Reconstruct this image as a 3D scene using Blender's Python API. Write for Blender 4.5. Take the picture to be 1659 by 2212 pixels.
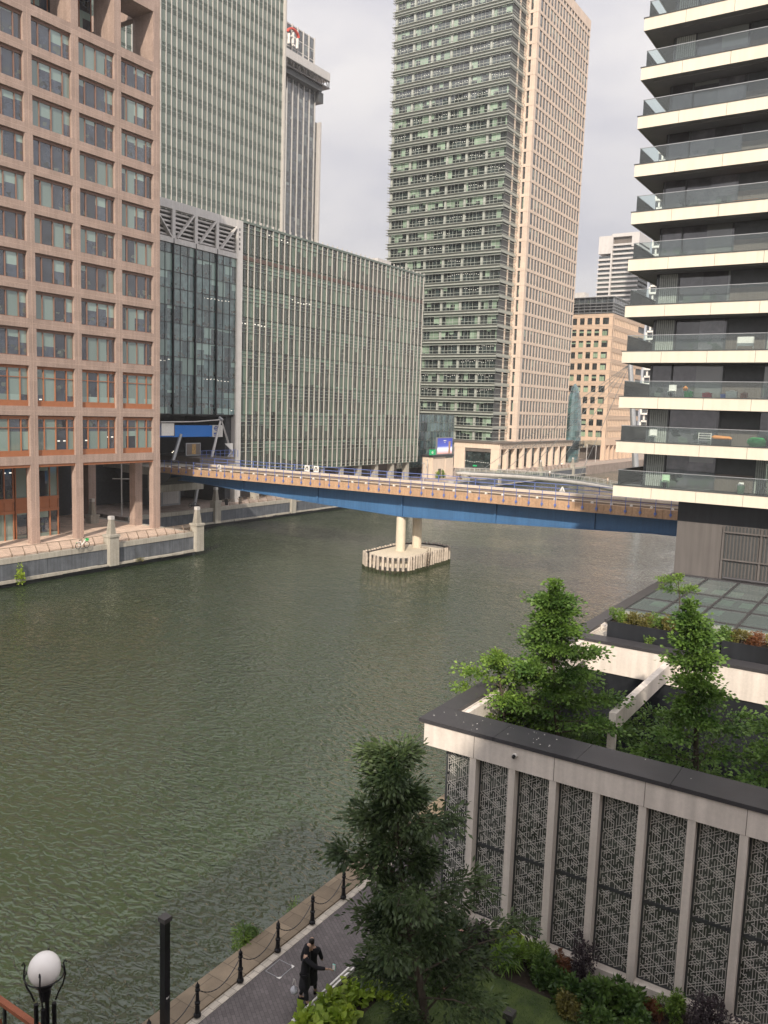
import bpy, bmesh, math, random
import numpy as np
from mathutils import Vector, Matrix
random.seed(7); RNG = np.random.default_rng(11)
for o in list(bpy.data.objects): bpy.data.objects.remove(o)
SC = bpy.context.scene; COL = SC.collection
R = math.radians
# ---------------------------------------------------------------- camera
cam = bpy.data.cameras.new('camera'); camo = bpy.data.objects.new('camera', cam); COL.objects.link(camo)
yaw, pitch, roll = R(32.9), R(7.03), R(1.92)
f = Vector((-math.sin(yaw)*math.cos(pitch), math.cos(yaw)*math.cos(pitch), -math.sin(pitch)))
r0 = Vector((math.cos(yaw), math.sin(yaw), 0)); u0 = r0.cross(f)
rr = r0*math.cos(roll)+u0*math.sin(roll); uu = -r0*math.sin(roll)+u0*math.cos(roll)
m = Matrix((rr, uu, -f)).transposed().to_4x4(); m.translation = Vector((0, 0, 16)); camo.matrix_world = m
cam.sensor_fit = 'HORIZONTAL'; cam.sensor_width = 36; cam.lens = 36*1783/1659
cam.clip_start = .1; cam.clip_end = 4000
SC.camera = camo
# ---------------------------------------------------------------- light
SUN = Vector((.38, -.8, .62)).normalized()      # towards the sun
w = bpy.data.worlds.new('World'); SC.world = w; w.use_nodes = True
nt = w.node_tree; nt.nodes.clear()
out = nt.nodes.new('ShaderNodeOutputWorld'); bg = nt.nodes.new('ShaderNodeBackground')
sky = nt.nodes.new('ShaderNodeTexSky'); sky.sky_type = 'NISHITA'; sky.sun_disc = False
sky.sun_elevation = math.asin(SUN.z); sky.sun_rotation = math.atan2(SUN.x, SUN.y); sky.dust_density = 3
tc = nt.nodes.new('ShaderNodeTexCoord'); mp = nt.nodes.new('ShaderNodeMapping'); mp.inputs['Scale'].default_value = (2.2, 2.2, 4.5)
nz = nt.nodes.new('ShaderNodeTexNoise'); nz.inputs['Scale'].default_value = 1.5; nz.inputs['Detail'].default_value = 7; nz.inputs['Roughness'].default_value = .52
cr = nt.nodes.new('ShaderNodeValToRGB'); e = cr.color_ramp.elements
e[0].position = .36; e[0].color = (3.9, 3.8, 4.15, 1); e[1].position = .62; e[1].color = (5.7, 5.42, 5.3, 1)
sep = nt.nodes.new('ShaderNodeSeparateXYZ'); ma = nt.nodes.new('ShaderNodeMath'); ma.operation = 'MULTIPLY_ADD'; ma.inputs[1].default_value = .9; ma.inputs[2].default_value = .84; ma.use_clamp = False
vm = nt.nodes.new('ShaderNodeVectorMath'); vm.operation = 'SCALE'
mx = nt.nodes.new('ShaderNodeMixRGB'); mx.inputs[0].default_value = .9
bg.inputs['Strength'].default_value = .115
L = nt.links.new
L(tc.outputs['Generated'], mp.inputs[0]); L(mp.outputs[0], nz.inputs['Vector']); L(nz.outputs[0], cr.inputs[0])
dt = nt.nodes.new('ShaderNodeVectorMath'); dt.operation = 'DOT_PRODUCT'; dt.inputs[1].default_value = SUN; L(tc.outputs['Generated'], dt.inputs[0])   # thin cloud glows round the sun
mg = nt.nodes.new('ShaderNodeMapRange'); mg.interpolation_type = 'SMOOTHSTEP'; mg.inputs['From Min'].default_value = -.1; mg.inputs['From Max'].default_value = 1.; mg.inputs['To Min'].default_value = 0; mg.inputs['To Max'].default_value = 1.0; L(dt.outputs['Value'], mg.inputs[0])
ad = nt.nodes.new('ShaderNodeMath'); ad.operation = 'ADD'; L(ma.outputs[0], ad.inputs[0]); L(mg.outputs[0], ad.inputs[1])
L(tc.outputs['Generated'], sep.inputs[0]); L(sep.outputs[2], ma.inputs[0]); L(cr.outputs[0], vm.inputs[0]); L(ad.outputs[0], vm.inputs['Scale'])
L(sky.outputs[0], mx.inputs[1]); L(vm.outputs[0], mx.inputs[2]); L(mx.outputs[0], bg.inputs[0]); L(bg.outputs[0], out.inputs[0])
sl = bpy.data.lights.new('sun', 'SUN'); sl.energy = 4.2; sl.angle = R(1.2); sl.color = (1, .89, .75)
so = bpy.data.objects.new('sun', sl); COL.objects.link(so); so.rotation_euler = SUN.to_track_quat('Z', 'Y').to_euler(); so.location = (0, -60, 80)
SC.view_settings.view_transform = 'Standard'; SC.view_settings.look = 'None'; SC.view_settings.exposure = 0.32; SC.view_settings.gamma = 1
SC.cycles.sample_clamp_direct = 6; SC.cycles.sample_clamp_indirect = 4; SC.cycles.max_bounces = 6; SC.cycles.transparent_max_bounces = 12
try: SC.cycles.use_denoising = True
except Exception: pass
# ---------------------------------------------------------------- materials
MATS = {}
def newmat(name):
    mt = bpy.data.materials.new(name); mt.use_nodes = True; MATS[name] = mt
    return mt, mt.node_tree, mt.node_tree.nodes['Principled BSDF']
def N(nt, t, **kw):
    n = nt.nodes.new('ShaderNode'+t)
    for k, v in kw.items():
        if hasattr(n, k): setattr(n, k, v)
        else: n.inputs[k.replace('_', ' ')].default_value = v
    return n
def setin(n, **kw):
    for k, v in kw.items():
        k = k.replace('_', ' ')
        if k in n.inputs: n.inputs[k].default_value = v
def rgb(c): return (c[0], c[1], c[2], 1)
def plain(name, col, rough=.6, metal=0, var=.12, scale=3., bump=.0, bscale=40, spec=.4, streak=0, fine=0, blocks=None):
    """stone, paint or metal: a base colour with blotches, optional fine grain, rain streaks and a bump"""
    mt, nt, b = newmat(name); l = nt.links.new
    setin(b, Roughness=rough, Metallic=metal); b.inputs['Specular IOR Level'].default_value = spec
    g = N(nt, 'NewGeometry'); n = N(nt, 'TexNoise'); setin(n, Scale=scale, Detail=6., Roughness=.6)
    l(g.outputs['Position'], n.inputs['Vector'])
    mr = N(nt, 'MapRange'); setin(mr, From_Min=.3, From_Max=.7, To_Min=1-var, To_Max=1+var); l(n.outputs[0], mr.inputs[0])
    cur = mr.outputs[0]
    if fine:
        n2 = N(nt, 'TexNoise'); setin(n2, Scale=scale*14, Detail=3.); l(g.outputs['Position'], n2.inputs['Vector'])
        m2 = N(nt, 'MapRange'); setin(m2, From_Min=.3, From_Max=.7, To_Min=1-fine, To_Max=1+fine); l(n2.outputs[0], m2.inputs[0])
        mu = N(nt, 'Math', operation='MULTIPLY'); l(cur, mu.inputs[0]); l(m2.outputs[0], mu.inputs[1]); cur = mu.outputs[0]
    if blocks:   # every block of stone has its own tone
        vm_ = N(nt, 'VectorMath', operation='DIVIDE'); l(g.outputs['Position'], vm_.inputs[0]); vm_.inputs[1].default_value = blocks[:3]
        va = N(nt, 'VectorMath', operation='ADD'); l(vm_.outputs[0], va.inputs[0]); va.inputs[1].default_value = (.37, .41, .13)
        vf = N(nt, 'VectorMath', operation='FLOOR'); l(va.outputs[0], vf.inputs[0]); wn = N(nt, 'TexWhiteNoise'); l(vf.outputs[0], wn.inputs['Vector'])
        mb_ = N(nt, 'MapRange'); setin(mb_, To_Min=1-blocks[3], To_Max=1+blocks[3]); l(wn.outputs['Value'], mb_.inputs[0])
        mu = N(nt, 'Math', operation='MULTIPLY'); l(cur, mu.inputs[0]); l(mb_.outputs[0], mu.inputs[1]); cur = mu.outputs[0]
    if streak:
        mp = N(nt, 'Mapping'); mp.inputs['Scale'].default_value = (2.2, 2.2, .12); l(g.outputs['Position'], mp.inputs[0])
        n3 = N(nt, 'TexNoise'); setin(n3, Scale=1.6, Detail=4.); l(mp.outputs[0], n3.inputs['Vector'])
        m3 = N(nt, 'MapRange'); setin(m3, From_Min=.35, From_Max=.65, To_Min=1-streak, To_Max=1+streak*.4); l(n3.outputs[0], m3.inputs[0])
        mu = N(nt, 'Math', operation='MULTIPLY'); l(cur, mu.inputs[0]); l(m3.outputs[0], mu.inputs[1]); cur = mu.outputs[0]
    vs = N(nt, 'VectorMath', operation='SCALE'); vs.inputs[0].default_value = col[:3]; l(cur, vs.inputs['Scale']); l(vs.outputs[0], b.inputs['Base Color'])
    if bump:
        n4 = N(nt, 'TexNoise'); setin(n4, Scale=bscale, Detail=4.); l(g.outputs['Position'], n4.inputs['Vector'])
        bp = N(nt, 'Bump'); setin(bp, Strength=bump, Distance=.02); l(n4.outputs[0], bp.inputs['Height']); l(bp.outputs[0], b.inputs['Normal'])
    return mt
def glassgrid(name, axis, w, o, h, z0, dark=(.018, .026, .026), blind=(.30, .38, .31), pb=.5, full=.25, rough=.06, lamps=0, warp=.012, tint=(1, 1, 1), spec=.5, clutter=.72, ior=1.8):
    """office glazing seen from outside: per pane hash picks a roller blind height, a dark room or a lighter room"""
    mt, nt, b = newmat(name); l = nt.links.new
    g = N(nt, 'NewGeometry'); s = N(nt, 'SeparateXYZ'); l(g.outputs['Position'], s.inputs[0])
    def math_(op, a, bb, c=None):
        n = N(nt, 'Math', operation=op)
        for i, v in enumerate((a, bb, c)):
            if v is None: continue
            if isinstance(v, (int, float)): n.inputs[i].default_value = v
            else: l(v, n.inputs[i])
        return n.outputs[0]
    U = math_('DIVIDE', math_('SUBTRACT', s.outputs[axis], o), w); V = math_('DIVIDE', math_('SUBTRACT', s.outputs[2], z0), h)
    fu, fv = math_('FLOOR', U, 0), math_('FLOOR', V, 0); rv = math_('FRACT', V, 0)
    cb = N(nt, 'CombineXYZ'); l(fu, cb.inputs[0]); l(fv, cb.inputs[1]); wn = N(nt, 'TexWhiteNoise'); l(cb.outputs[0], wn.inputs['Vector'])
    sc = N(nt, 'SeparateColor'); l(wn.outputs['Color'], sc.inputs[0])
    # groups of four panes share a habit (whole rooms with blinds down)
    cg = N(nt, 'CombineXYZ'); l(math_('FLOOR', math_('DIVIDE', fu, 4), 0), cg.inputs[0]); l(fv, cg.inputs[1]); cg.inputs[2].default_value = 5
    wg = N(nt, 'TexWhiteNoise'); l(cg.outputs[0], wg.inputs['Vector'])
    prob = math_('MULTIPLY', math_('ADD', sc.outputs[0], wg.outputs['Value']), .5)
    has = math_('LESS_THAN', prob, pb)
    allb = math_('LESS_THAN', sc.outputs[2], full)
    thr = math_('SUBTRACT', .92, math_('MULTIPLY', sc.outputs[1], .62)); thr = math_('MULTIPLY', thr, math_('SUBTRACT', 1, allb))
    isb = math_('MULTIPLY', has, math_('GREATER_THAN', rv, thr))
    nz = N(nt, 'TexNoise'); setin(nz, Scale=.9, Detail=5., Roughness=.65); l(g.outputs['Position'], nz.inputs['Vector'])
    dm = N(nt, 'MapRange'); setin(dm, From_Min=.35, From_Max=.7, To_Min=.7, To_Max=1.5); l(nz.outputs[0], dm.inputs[0])
    dk = N(nt, 'VectorMath', operation='SCALE'); dk.inputs[0].default_value = dark; l(math_('MULTIPLY', dm.outputs[0], math_('ADD', .5, sc.outputs[1])), dk.inputs['Scale'])
    bl = N(nt, 'VectorMath', operation='SCALE'); bl.inputs[0].default_value = blind; l(math_('ADD', .62, math_('MULTIPLY', sc.outputs[2], .5)), bl.inputs['Scale'])
    # desks and clutter at the foot of a pane
    v1 = N(nt, 'TexVoronoi'); setin(v1, Scale=2.2); v1.distance = 'CHEBYCHEV'; l(g.outputs['Position'], v1.inputs['Vector'])
    vc = N(nt, 'SeparateColor'); l(v1.outputs['Color'], vc.inputs[0])
    foot = math_('MULTIPLY', math_('LESS_THAN', rv, .3), math_('GREATER_THAN', vc.outputs[0], clutter))
    ft = N(nt, 'VectorMath', operation='SCALE'); ft.inputs[0].default_value = (.10, .12, .10); l(vc.outputs[1], ft.inputs['Scale'])
    m0 = N(nt, 'MixRGB'); l(foot, m0.inputs[0]); l(dk.outputs[0], m0.inputs[1]); l(ft.outputs[0], m0.inputs[2])
    m1 = N(nt, 'MixRGB'); l(isb, m1.inputs[0]); l(m0.outputs[0], m1.inputs[1]); l(bl.outputs[0], m1.inputs[2])
    l(m1.outputs[0], b.inputs['Base Color'])
    setin(b, Roughness=rough); b.inputs['Specular IOR Level'].default_value = spec; b.inputs['IOR'].default_value = ior
    setin(b, Coat_Weight=.6, Coat_Roughness=.03)
    if lamps:   # a few lit ceiling lights inside
        lu = math_('FRACT', math_('MULTIPLY', U, 1.9), 0); lit = math_('MULTIPLY', math_('LESS_THAN', math_('ABSOLUTE', math_('SUBTRACT', lu, .5), 0), .22), math_('LESS_THAN', math_('ABSOLUTE', math_('SUBTRACT', rv, math_('ADD', .72, math_('MULTIPLY', sc.outputs[1], .16))), 0), .016))
        lit = math_('MULTIPLY', math_('MULTIPLY', lit, math_('GREATER_THAN', wg.outputs['Value'], 1-lamps)), math_('SUBTRACT', 1, isb))
        l(math_('MULTIPLY', lit, 1.1), b.inputs['Emission Strength']); b.inputs['Emission Color'].default_value = (1, .93, .78, 1)
    # each pane sits a little out of true, so reflections break at the joints
    v = N(nt, 'VectorMath', operation='SUBTRACT'); l(wn.outputs['Color'], v.inputs[0]); v.inputs[1].default_value = (.5, .5, .5)
    v2 = N(nt, 'VectorMath', operation='SCALE'); l(v.outputs[0], v2.inputs[0]); v2.inputs['Scale'].default_value = warp*2
    nn = N(nt, 'TexNoise'); setin(nn, Scale=.45, Detail=2.); l(g.outputs['Position'], nn.inputs['Vector'])
    v3 = N(nt, 'VectorMath', operation='SUBTRACT'); l(nn.outputs['Color'], v3.inputs[0]); v3.inputs[1].default_value = (.5, .5, .5)
    v4 = N(nt, 'VectorMath', operation='SCALE'); l(v3.outputs[0], v4.inputs[0]); v4.inputs['Scale'].default_value = warp*3
    v5 = N(nt, 'VectorMath', operation='ADD'); l(v2.outputs[0], v5.inputs[0]); l(v4.outputs[0], v5.inputs[1])
    v6 = N(nt, 'VectorMath', operation='ADD'); l(g.outputs['Normal'], v6.inputs[0]); l(v5.outputs[0], v6.inputs[1])
    v7 = N(nt, 'VectorMath', operation='NORMALIZE'); l(v6.outputs[0], v7.inputs[0]); l(v7.outputs[0], b.inputs['Normal']); l(v7.outputs[0], b.inputs['Coat Normal'])
    return mt
def leafmat(name, c1, c2, trans=.35, rough=.5):
    mt, nt, b = newmat(name); l = nt.links.new
    g = N(nt, 'NewGeometry'); m = N(nt, 'MixRGB'); m.inputs[1].default_value = rgb(c1); m.inputs[2].default_value = rgb(c2)
    nz = N(nt, 'TexNoise'); setin(nz, Scale=1.3, Detail=3.); l(g.outputs['Position'], nz.inputs['Vector'])
    mr = N(nt, 'MapRange'); setin(mr, From_Min=.32, From_Max=.68, To_Min=-.2, To_Max=.7); l(nz.outputs[0], mr.inputs[0])
    a = N(nt, 'Math', operation='MULTIPLY_ADD', use_clamp=True); l(g.outputs['Random Per Island'], a.inputs[0]); a.inputs[1].default_value = .6; l(mr.outputs[0], a.inputs[2])
    l(a.outputs[0], m.inputs[0]); l(m.outputs[0], b.inputs['Base Color']); setin(b, Roughness=rough)
    t = N(nt, 'BsdfTranslucent'); l(m.outputs[0], t.inputs[0]); mix = N(nt, 'MixShader'); mix.inputs[0].default_value = trans
    l(b.outputs[0], mix.inputs[1]); l(t.outputs[0], mix.inputs[2]); l(mix.outputs[0], nt.nodes['Material Output'].inputs[0])
    return mt
def clearglass(name, col=(.8, .9, .88), alpha=.25, rough=.03):
    mt, nt, b = newmat(name); l = nt.links.new
    t = N(nt, 'BsdfTransparent'); t.inputs[0].default_value = rgb(col); gl = N(nt, 'BsdfGlossy'); setin(gl, Roughness=rough)
    fr = N(nt, 'Fresnel'); fr.inputs[0].default_value = 1.5; df = N(nt, 'BsdfDiffuse'); df.inputs[0].default_value = rgb([c*.5 for c in col])
    m1 = N(nt, 'MixShader'); m1.inputs[0].default_value = alpha; l(t.outputs[0], m1.inputs[1]); l(df.outputs[0], m1.inputs[2])
    m2 = N(nt, 'MixShader'); l(fr.outputs[0], m2.inputs[0]); l(m1.outputs[0], m2.inputs[1]); l(gl.outputs[0], m2.inputs[2])
    l(m2.outputs[0], nt.nodes['Material Output'].inputs[0]); return mt
def emis(name, col, s):
    mt, nt, b = newmat(name); setin(b, Base_Color=rgb(col), Emission_Color=rgb(col), Emission_Strength=s, Roughness=.4); return mt
# ---------------------------------------------------------------- mesh helpers
class MB:
    def __init__(s): s.v = []; s.f = []; s.mi = []; s.m = 0
    def face(s, pts):
        n = len(s.v); s.v += [tuple(p) for p in pts]; s.f.append(tuple(range(n, n+len(pts)))); s.mi.append(s.m)
    def box(s, x0, x1, y0, y1, z0, z1):
        if x0 > x1: x0, x1 = x1, x0
        if y0 > y1: y0, y1 = y1, y0
        if z0 > z1: z0, z1 = z1, z0
        n = len(s.v); s.v += [(x0,y0,z0),(x1,y0,z0),(x1,y1,z0),(x0,y1,z0),(x0,y0,z1),(x1,y0,z1),(x1,y1,z1),(x0,y1,z1)]
        for q in ((0,3,2,1),(4,5,6,7),(0,1,5,4),(1,2,6,5),(2,3,7,6),(3,0,4,7)): s.f.append(tuple(n+i for i in q)); s.mi.append(s.m)
        return s
    def prism(s, poly, z0, z1):
        n = len(s.v); k = len(poly); s.v += [(p[0],p[1],z0) for p in poly]+[(p[0],p[1],z1) for p in poly]
        s.f.append(tuple(n+i for i in reversed(range(k)))); s.f.append(tuple(n+k+i for i in range(k))); s.mi += [s.m]*2
        for i in range(k):
            j = (i+1) % k; s.f.append((n+i, n+j, n+k+j, n+k+i)); s.mi.append(s.m)
        return s
    def bar(s, a, b, wd, hd=None, up=(0,0,1)):
        a, b = Vector(a), Vector(b); d = b-a
        if d.length < 1e-6: return s
        d.normalize(); up = Vector(up)
        if abs(d.dot(up)) > .98: up = Vector((0, 1, 0))
        sx = d.cross(up).normalized(); sy = sx.cross(d); hd = hd or wd
        n = len(s.v)
        for p in (a, b):
            for i, j in ((-1,-1),(1,-1),(1,1),(-1,1)): s.v.append(tuple(p+sx*(i*wd/2)+sy*(j*hd/2)))
        for q in ((0,1,2,3),(7,6,5,4),(0,4,5,1),(1,5,6,2),(2,6,7,3),(3,7,4,0)): s.f.append(tuple(n+i for i in q)); s.mi.append(s.m)
        return s
    def tube(s, path, rad, k=8, cap=True):
        path = [Vector(p) for p in path]; n = len(s.v); rs = rad if isinstance(rad, (list, tuple)) else [rad]*len(path)
        ref = None
        for i, p in enumerate(path):
            d = (path[min(i+1, len(path)-1)]-path[max(i-1, 0)]).normalized()
            if ref is None: ref = Vector((0,0,1)) if abs(d.z) < .9 else Vector((1,0,0))
            a = d.cross(ref).normalized(); b = d.cross(a); ref = a.cross(d) if abs(a.cross(d).length) > .1 else ref
            for j in range(k):
                t = 2*math.pi*j/k; s.v.append(tuple(p+a*(math.cos(t)*rs[i])+b*(math.sin(t)*rs[i])))
        for i in range(len(path)-1):
            for j in range(k):
                q = (j+1) % k; s.f.append((n+i*k+j, n+i*k+q, n+(i+1)*k+q, n+(i+1)*k+j)); s.mi.append(s.m)
        if cap:
            s.f.append(tuple(n+j for j in reversed(range(k)))); s.f.append(tuple(n+(len(path)-1)*k+j for j in range(k))); s.mi += [s.m]*2
        return s
    def lathe(s, prof, cx=0, cy=0, k=16):
        return s.tube([(cx, cy, z) for r, z in prof], [max(r, .001) for r, z in prof], k)
    def quadx(s, x, y0, y1, z0, z1): s.face([(x,y0,z0),(x,y1,z0),(x,y1,z1),(x,y0,z1)]); return s      # faces +x
    def quady(s, y, x0, x1, z0, z1): s.face([(x0,y,z0),(x1,y,z0),(x1,y,z1),(x0,y,z1)]); return s      # faces -y
    def build(s, name, mats, parent=None, off=None, smooth=False, **tags):
        if off is None:
            off = Vector((0, 0, 0)); p = parent
            while p is not None: off = off+p.location; p = p.parent
        me = bpy.data.meshes.new(name)
        a = np.array(s.v, dtype=float)-np.array(off) if s.v else np.zeros((0, 3))
        me.from_pydata(a.tolist(), [], s.f)
        if not isinstance(mats, (list, tuple)): mats = [mats]
        for mm in mats: me.materials.append(MATS[mm] if isinstance(mm, str) else mm)
        if len(mats) > 1: me.polygons.foreach_set('material_index', s.mi)
        if smooth: me.polygons.foreach_set('use_smooth', [True]*len(me.polygons))
        o = bpy.data.objects.new(name, me); COL.objects.link(o)
        if parent is not None: o.parent = parent
        tag(o, **tags); return o
def tag(o, label=None, cat=None, group=None, kind=None):
    if label: o['label'] = label
    if cat: o['category'] = cat
    if group: o['group'] = group
    if kind: o['kind'] = kind
    return o
def thing(name, loc, label, cat, group=None):
    o = bpy.data.objects.new(name, None); COL.objects.link(o); o.location = loc; o.empty_display_size = .3
    return tag(o, label, cat, group)
def solid(mb, name, mats, loc, label, cat, group=None, **kw):
    """a thing that is a single mesh, its origin at loc; the MB holds world coordinates"""
    o = mb.build(name, mats, None, off=Vector(loc), **kw); o.location = loc; return tag(o, label, cat, group)
def struct(mb, name, mats, kind='structure'): return mb.build(name, mats, None, off=Vector((0,0,0)), kind=kind)
def dup(root, loc, rz=None, label=None):
    r = root.copy(); COL.objects.link(r); r.location = loc
    if rz is not None: r.rotation_euler = (0, 0, rz)
    if label: r['label'] = label
    for ch in list(root.children):
        c = ch.copy(); COL.objects.link(c); c.parent = r
        for gch in list(ch.children):
            d = gch.copy(); COL.objects.link(d); d.parent = c
    return r
CAMP = Vector((0, 0, 16))
def windows(root, protos, places, cap=100):
    """protos: list of [frame MB, pane MB or None] in local coordinates; places: (x, y, z, proto index). The nearest ones are parts, the rest one stuff part"""
    places = sorted(places, key=lambda p: (Vector(p[:3])-CAMP).length)
    meshes = {}
    for i, (fr, frm, pn, pnm) in enumerate(protos):
        meshes[i] = (None, None)
    first = {}
    for p in places[:cap]:
        i = p[3]; fr, frm, pn, pnm = protos[i]
        if i not in first:
            a = fr.build('window', frm, root, off=Vector((0,0,0))); b = None
            if pn: b = pn.build('pane', pnm, a, off=Vector((0,0,0)))
            first[i] = (a, b)
        else:
            a0, b0 = first[i]; a = a0.copy(); COL.objects.link(a); a.parent = root
            if b0: b = b0.copy(); COL.objects.link(b); b.parent = a
        a.location = Vector(p[:3])-root.location
    rest = places[cap:]
    if rest:
        mb = MB(); mats = []
        for p in rest:
            fr, frm, pn, pnm = protos[p[3]]
            for src, mt in ((fr, frm), (pn, pnm)):
                if not src: continue
                if mt not in mats: mats.append(mt)
                n = len(mb.v); mb.v += [(v[0]+p[0], v[1]+p[1], v[2]+p[2]) for v in src.v]; mb.f += [tuple(n+i for i in q) for q in src.f]; mb.mi += [mats.index(mt)]*len(src.f)
        mb.build('far_windows', mats, root, kind='stuff')
# ---------------------------------------------------------------- palette
plain('brown_stone', (.33, .245, .205), .75, var=.06, scale=.5, fine=.12, streak=.12, blocks=(1.45, 1.45, 1.0, .07), bump=.25, bscale=30)
plain('copper_paint', (.31, .125, .06), .45, var=.08, scale=2)
plain('copper_dull', (.20, .115, .085), .45, var=.1, scale=2)
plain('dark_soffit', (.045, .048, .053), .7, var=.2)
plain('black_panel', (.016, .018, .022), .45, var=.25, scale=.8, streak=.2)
plain('grey_metal', (.33, .34, .35), .4, .5, var=.1)
plain('white_metal', (.54, .52, .50), .4, .1, var=.06, scale=1, streak=.1)
plain('fin_metal', (.50, .475, .44), .42, .2, var=.07, scale=.7, streak=.05)
plain('cream_stone', (.66, .54, .43), .75, var=.05, scale=.6, streak=.07, fine=.05)
plain('pink_stone', (.57, .46, .375), .75, var=.05, scale=.5, streak=.1, fine=.05, blocks=(2.4, 2.4, 1.4, .05))
plain('orange_stone', (.57, .42, .31), .75, var=.05, scale=.5, streak=.06, fine=.05)
plain('green_frame', (.17, .205, .18), .4, .3, var=.1)
plain('pale_band', (.40, .42, .38), .5, .2, var=.07, scale=.8, streak=.08)
plain('dark_frame', (.055, .06, .062), .45, var=.15)
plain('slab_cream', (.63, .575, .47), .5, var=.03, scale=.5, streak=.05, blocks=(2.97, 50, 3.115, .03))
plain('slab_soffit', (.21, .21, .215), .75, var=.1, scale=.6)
plain('taupe_panel', (.135, .115, .10), .6, var=.08, scale=.4, streak=.15)
plain('podium_stone', (.64, .58, .52), .7, var=.06, scale=.8, streak=.15, fine=.04, bump=.1, bscale=60)
plain('coping_metal', (.052, .050, .054), .42, .2, var=.12, scale=1.6, fine=.08)
plain('lattice_paint', (.62, .60, .56), .5, .2, var=.06)
plain('concrete', (.36, .335, .285), .85, var=.14, scale=.8, fine=.1, streak=.15)
plain('pier_concrete', (.62, .545, .43), .8, var=.06, scale=.5, streak=.09, fine=.05)
plain('quay_panel', (.105, .115, .13), .6, var=.25, scale=.9, streak=.25, fine=.1)
plain('deck_orange', (.43, .275, .17), .8, var=.12, scale=.35, fine=.14, streak=.14)
plain('girder_blue', (.05, .135, .28), .5, .0, var=.12, scale=.3, streak=.12, fine=.05)
plain('rail_blue', (.12, .17, .42), .45, .1, var=.1)
plain('rail_steel', (.30, .235, .18), .45, .5, var=.15)
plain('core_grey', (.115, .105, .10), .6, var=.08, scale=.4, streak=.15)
plain('cream_rail', (.58, .50, .41), .5, .1, var=.1)
plain('timber', (.50, .43, .36), .85, var=.18, scale=2.5, fine=.25, streak=.2, bump=.5, bscale=25)
plain('black_iron', (.012, .012, .014), .35, .3, var=.2)
plain('grey_iron', (.085, .08, .078), .45, .4, var=.2)
plain('rust_rail', (.24, .075, .035), .55, var=.2, scale=4, fine=.15)
plain('white_paint', (.74, .72, .68), .5, var=.05)
plain('soil', (.03, .022, .015), .95, var=.3, scale=4, bump=.6, bscale=15)
plain('bark', (.075, .06, .045), .9, var=.25, scale=6, bump=.6, bscale=30)
plain('black_cloth', (.010, .010, .013), .9, var=.2)
plain('skin', (.42, .27, .19), .6, var=.04)
plain('hair', (.012, .01, .009), .6)
plain('red_plastic', (.55, .03, .05), .4); plain('blue_plastic', (.05, .12, .45), .4); plain('green_plastic', (.05, .42, .12), .45); plain('orange_plastic', (.7, .28, .08), .5)
plain('mint_plastic', (.25, .62, .55), .5); plain('pale_green', (.45, .62, .42), .5); plain('yellow_plastic', (.7, .5, .05), .5)
plain('globe_opal', (.80, .77, .74), .25, var=.02, scale=2)
plain('gravel', (.38, .35, .30), .9, var=.12, scale=9, fine=.4)
plain('pontoon', (.36, .33, .3), .8, var=.25, scale=1)
emis('station_blue', (.008, .10, .34), .25); emis('small_light', (1, .9, .7), 2.2); emis('shop_green', (.02, .35, .13), .25)
glassgrid('glass_brown', 1, 1.4, 44, 4.0, 20.4, dark=(.035, .045, .06), blind=(.22, .30, .27), pb=.72, full=.4, lamps=.5, rough=.04, spec=.7, warp=.012)
glassgrid('glass_low', 1, 1.52, 102.15, 5.08, 4.9, dark=(.012, .024, .020), blind=(.10, .17, .125), pb=.62, full=.45, rough=.05, lamps=.05, warp=.03)
glassgrid('glass_truss', 1, 1.5, 88, 2.5, .4, dark=(.065, .115, .115), blind=(.23, .35, .31), pb=.36, full=.4, rough=.04, lamps=.06, warp=.03, ior=2.0)
glassgrid('glass_tall', 1, 1.47, 100, 4.0, 1.2, dark=(.03, .042, .044), blind=(.18, .25, .20), pb=.52, full=.5, rough=.08, lamps=.05, warp=.02)
glassgrid('glass_citi', 1, 1.6, 100, 3.8, 1.2, dark=(.06, .07, .08), blind=(.17, .20, .20), pb=.3, full=.3, rough=.08, warp=.03)
glassgrid('glass_mid', 0, 1.36, -144, 4.15, 2.8, dark=(.022, .032, .032), blind=(.26, .36, .27), pb=.36, full=.3, rough=.05, lamps=.25, warp=.02, clutter=.86)
glassgrid('glass_pink', 1, 2.6, 100, 4.15, .3, dark=(.045, .05, .048), blind=(.17, .20, .165), pb=.35, full=.3, rough=.08, warp=.015)
glassgrid('glass_small', 0, 2.9, -130, 4.17, 2, dark=(.025, .03, .03), blind=(.30, .40, .28), pb=.5, full=.15, rough=.08, warp=.015)
glassgrid('glass_res', 0, 1.6, -20, 3.12, 11.3, dark=(.075, .075, .08), blind=(.18, .19, .18), pb=.35, full=.6, rough=.07, warp=.01, ior=1.6)
glassgrid('glass_plain', 1, 1.55, 170, 2.2, 0, dark=(.05, .095, .10), blind=(.07, .13, .13), pb=.3, full=1, rough=.06, warp=.03)
clearglass('rail_glass', (.86, .92, .91), .05); clearglass('frost_glass', (.62, .78, .68), .55, .2)
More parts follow.
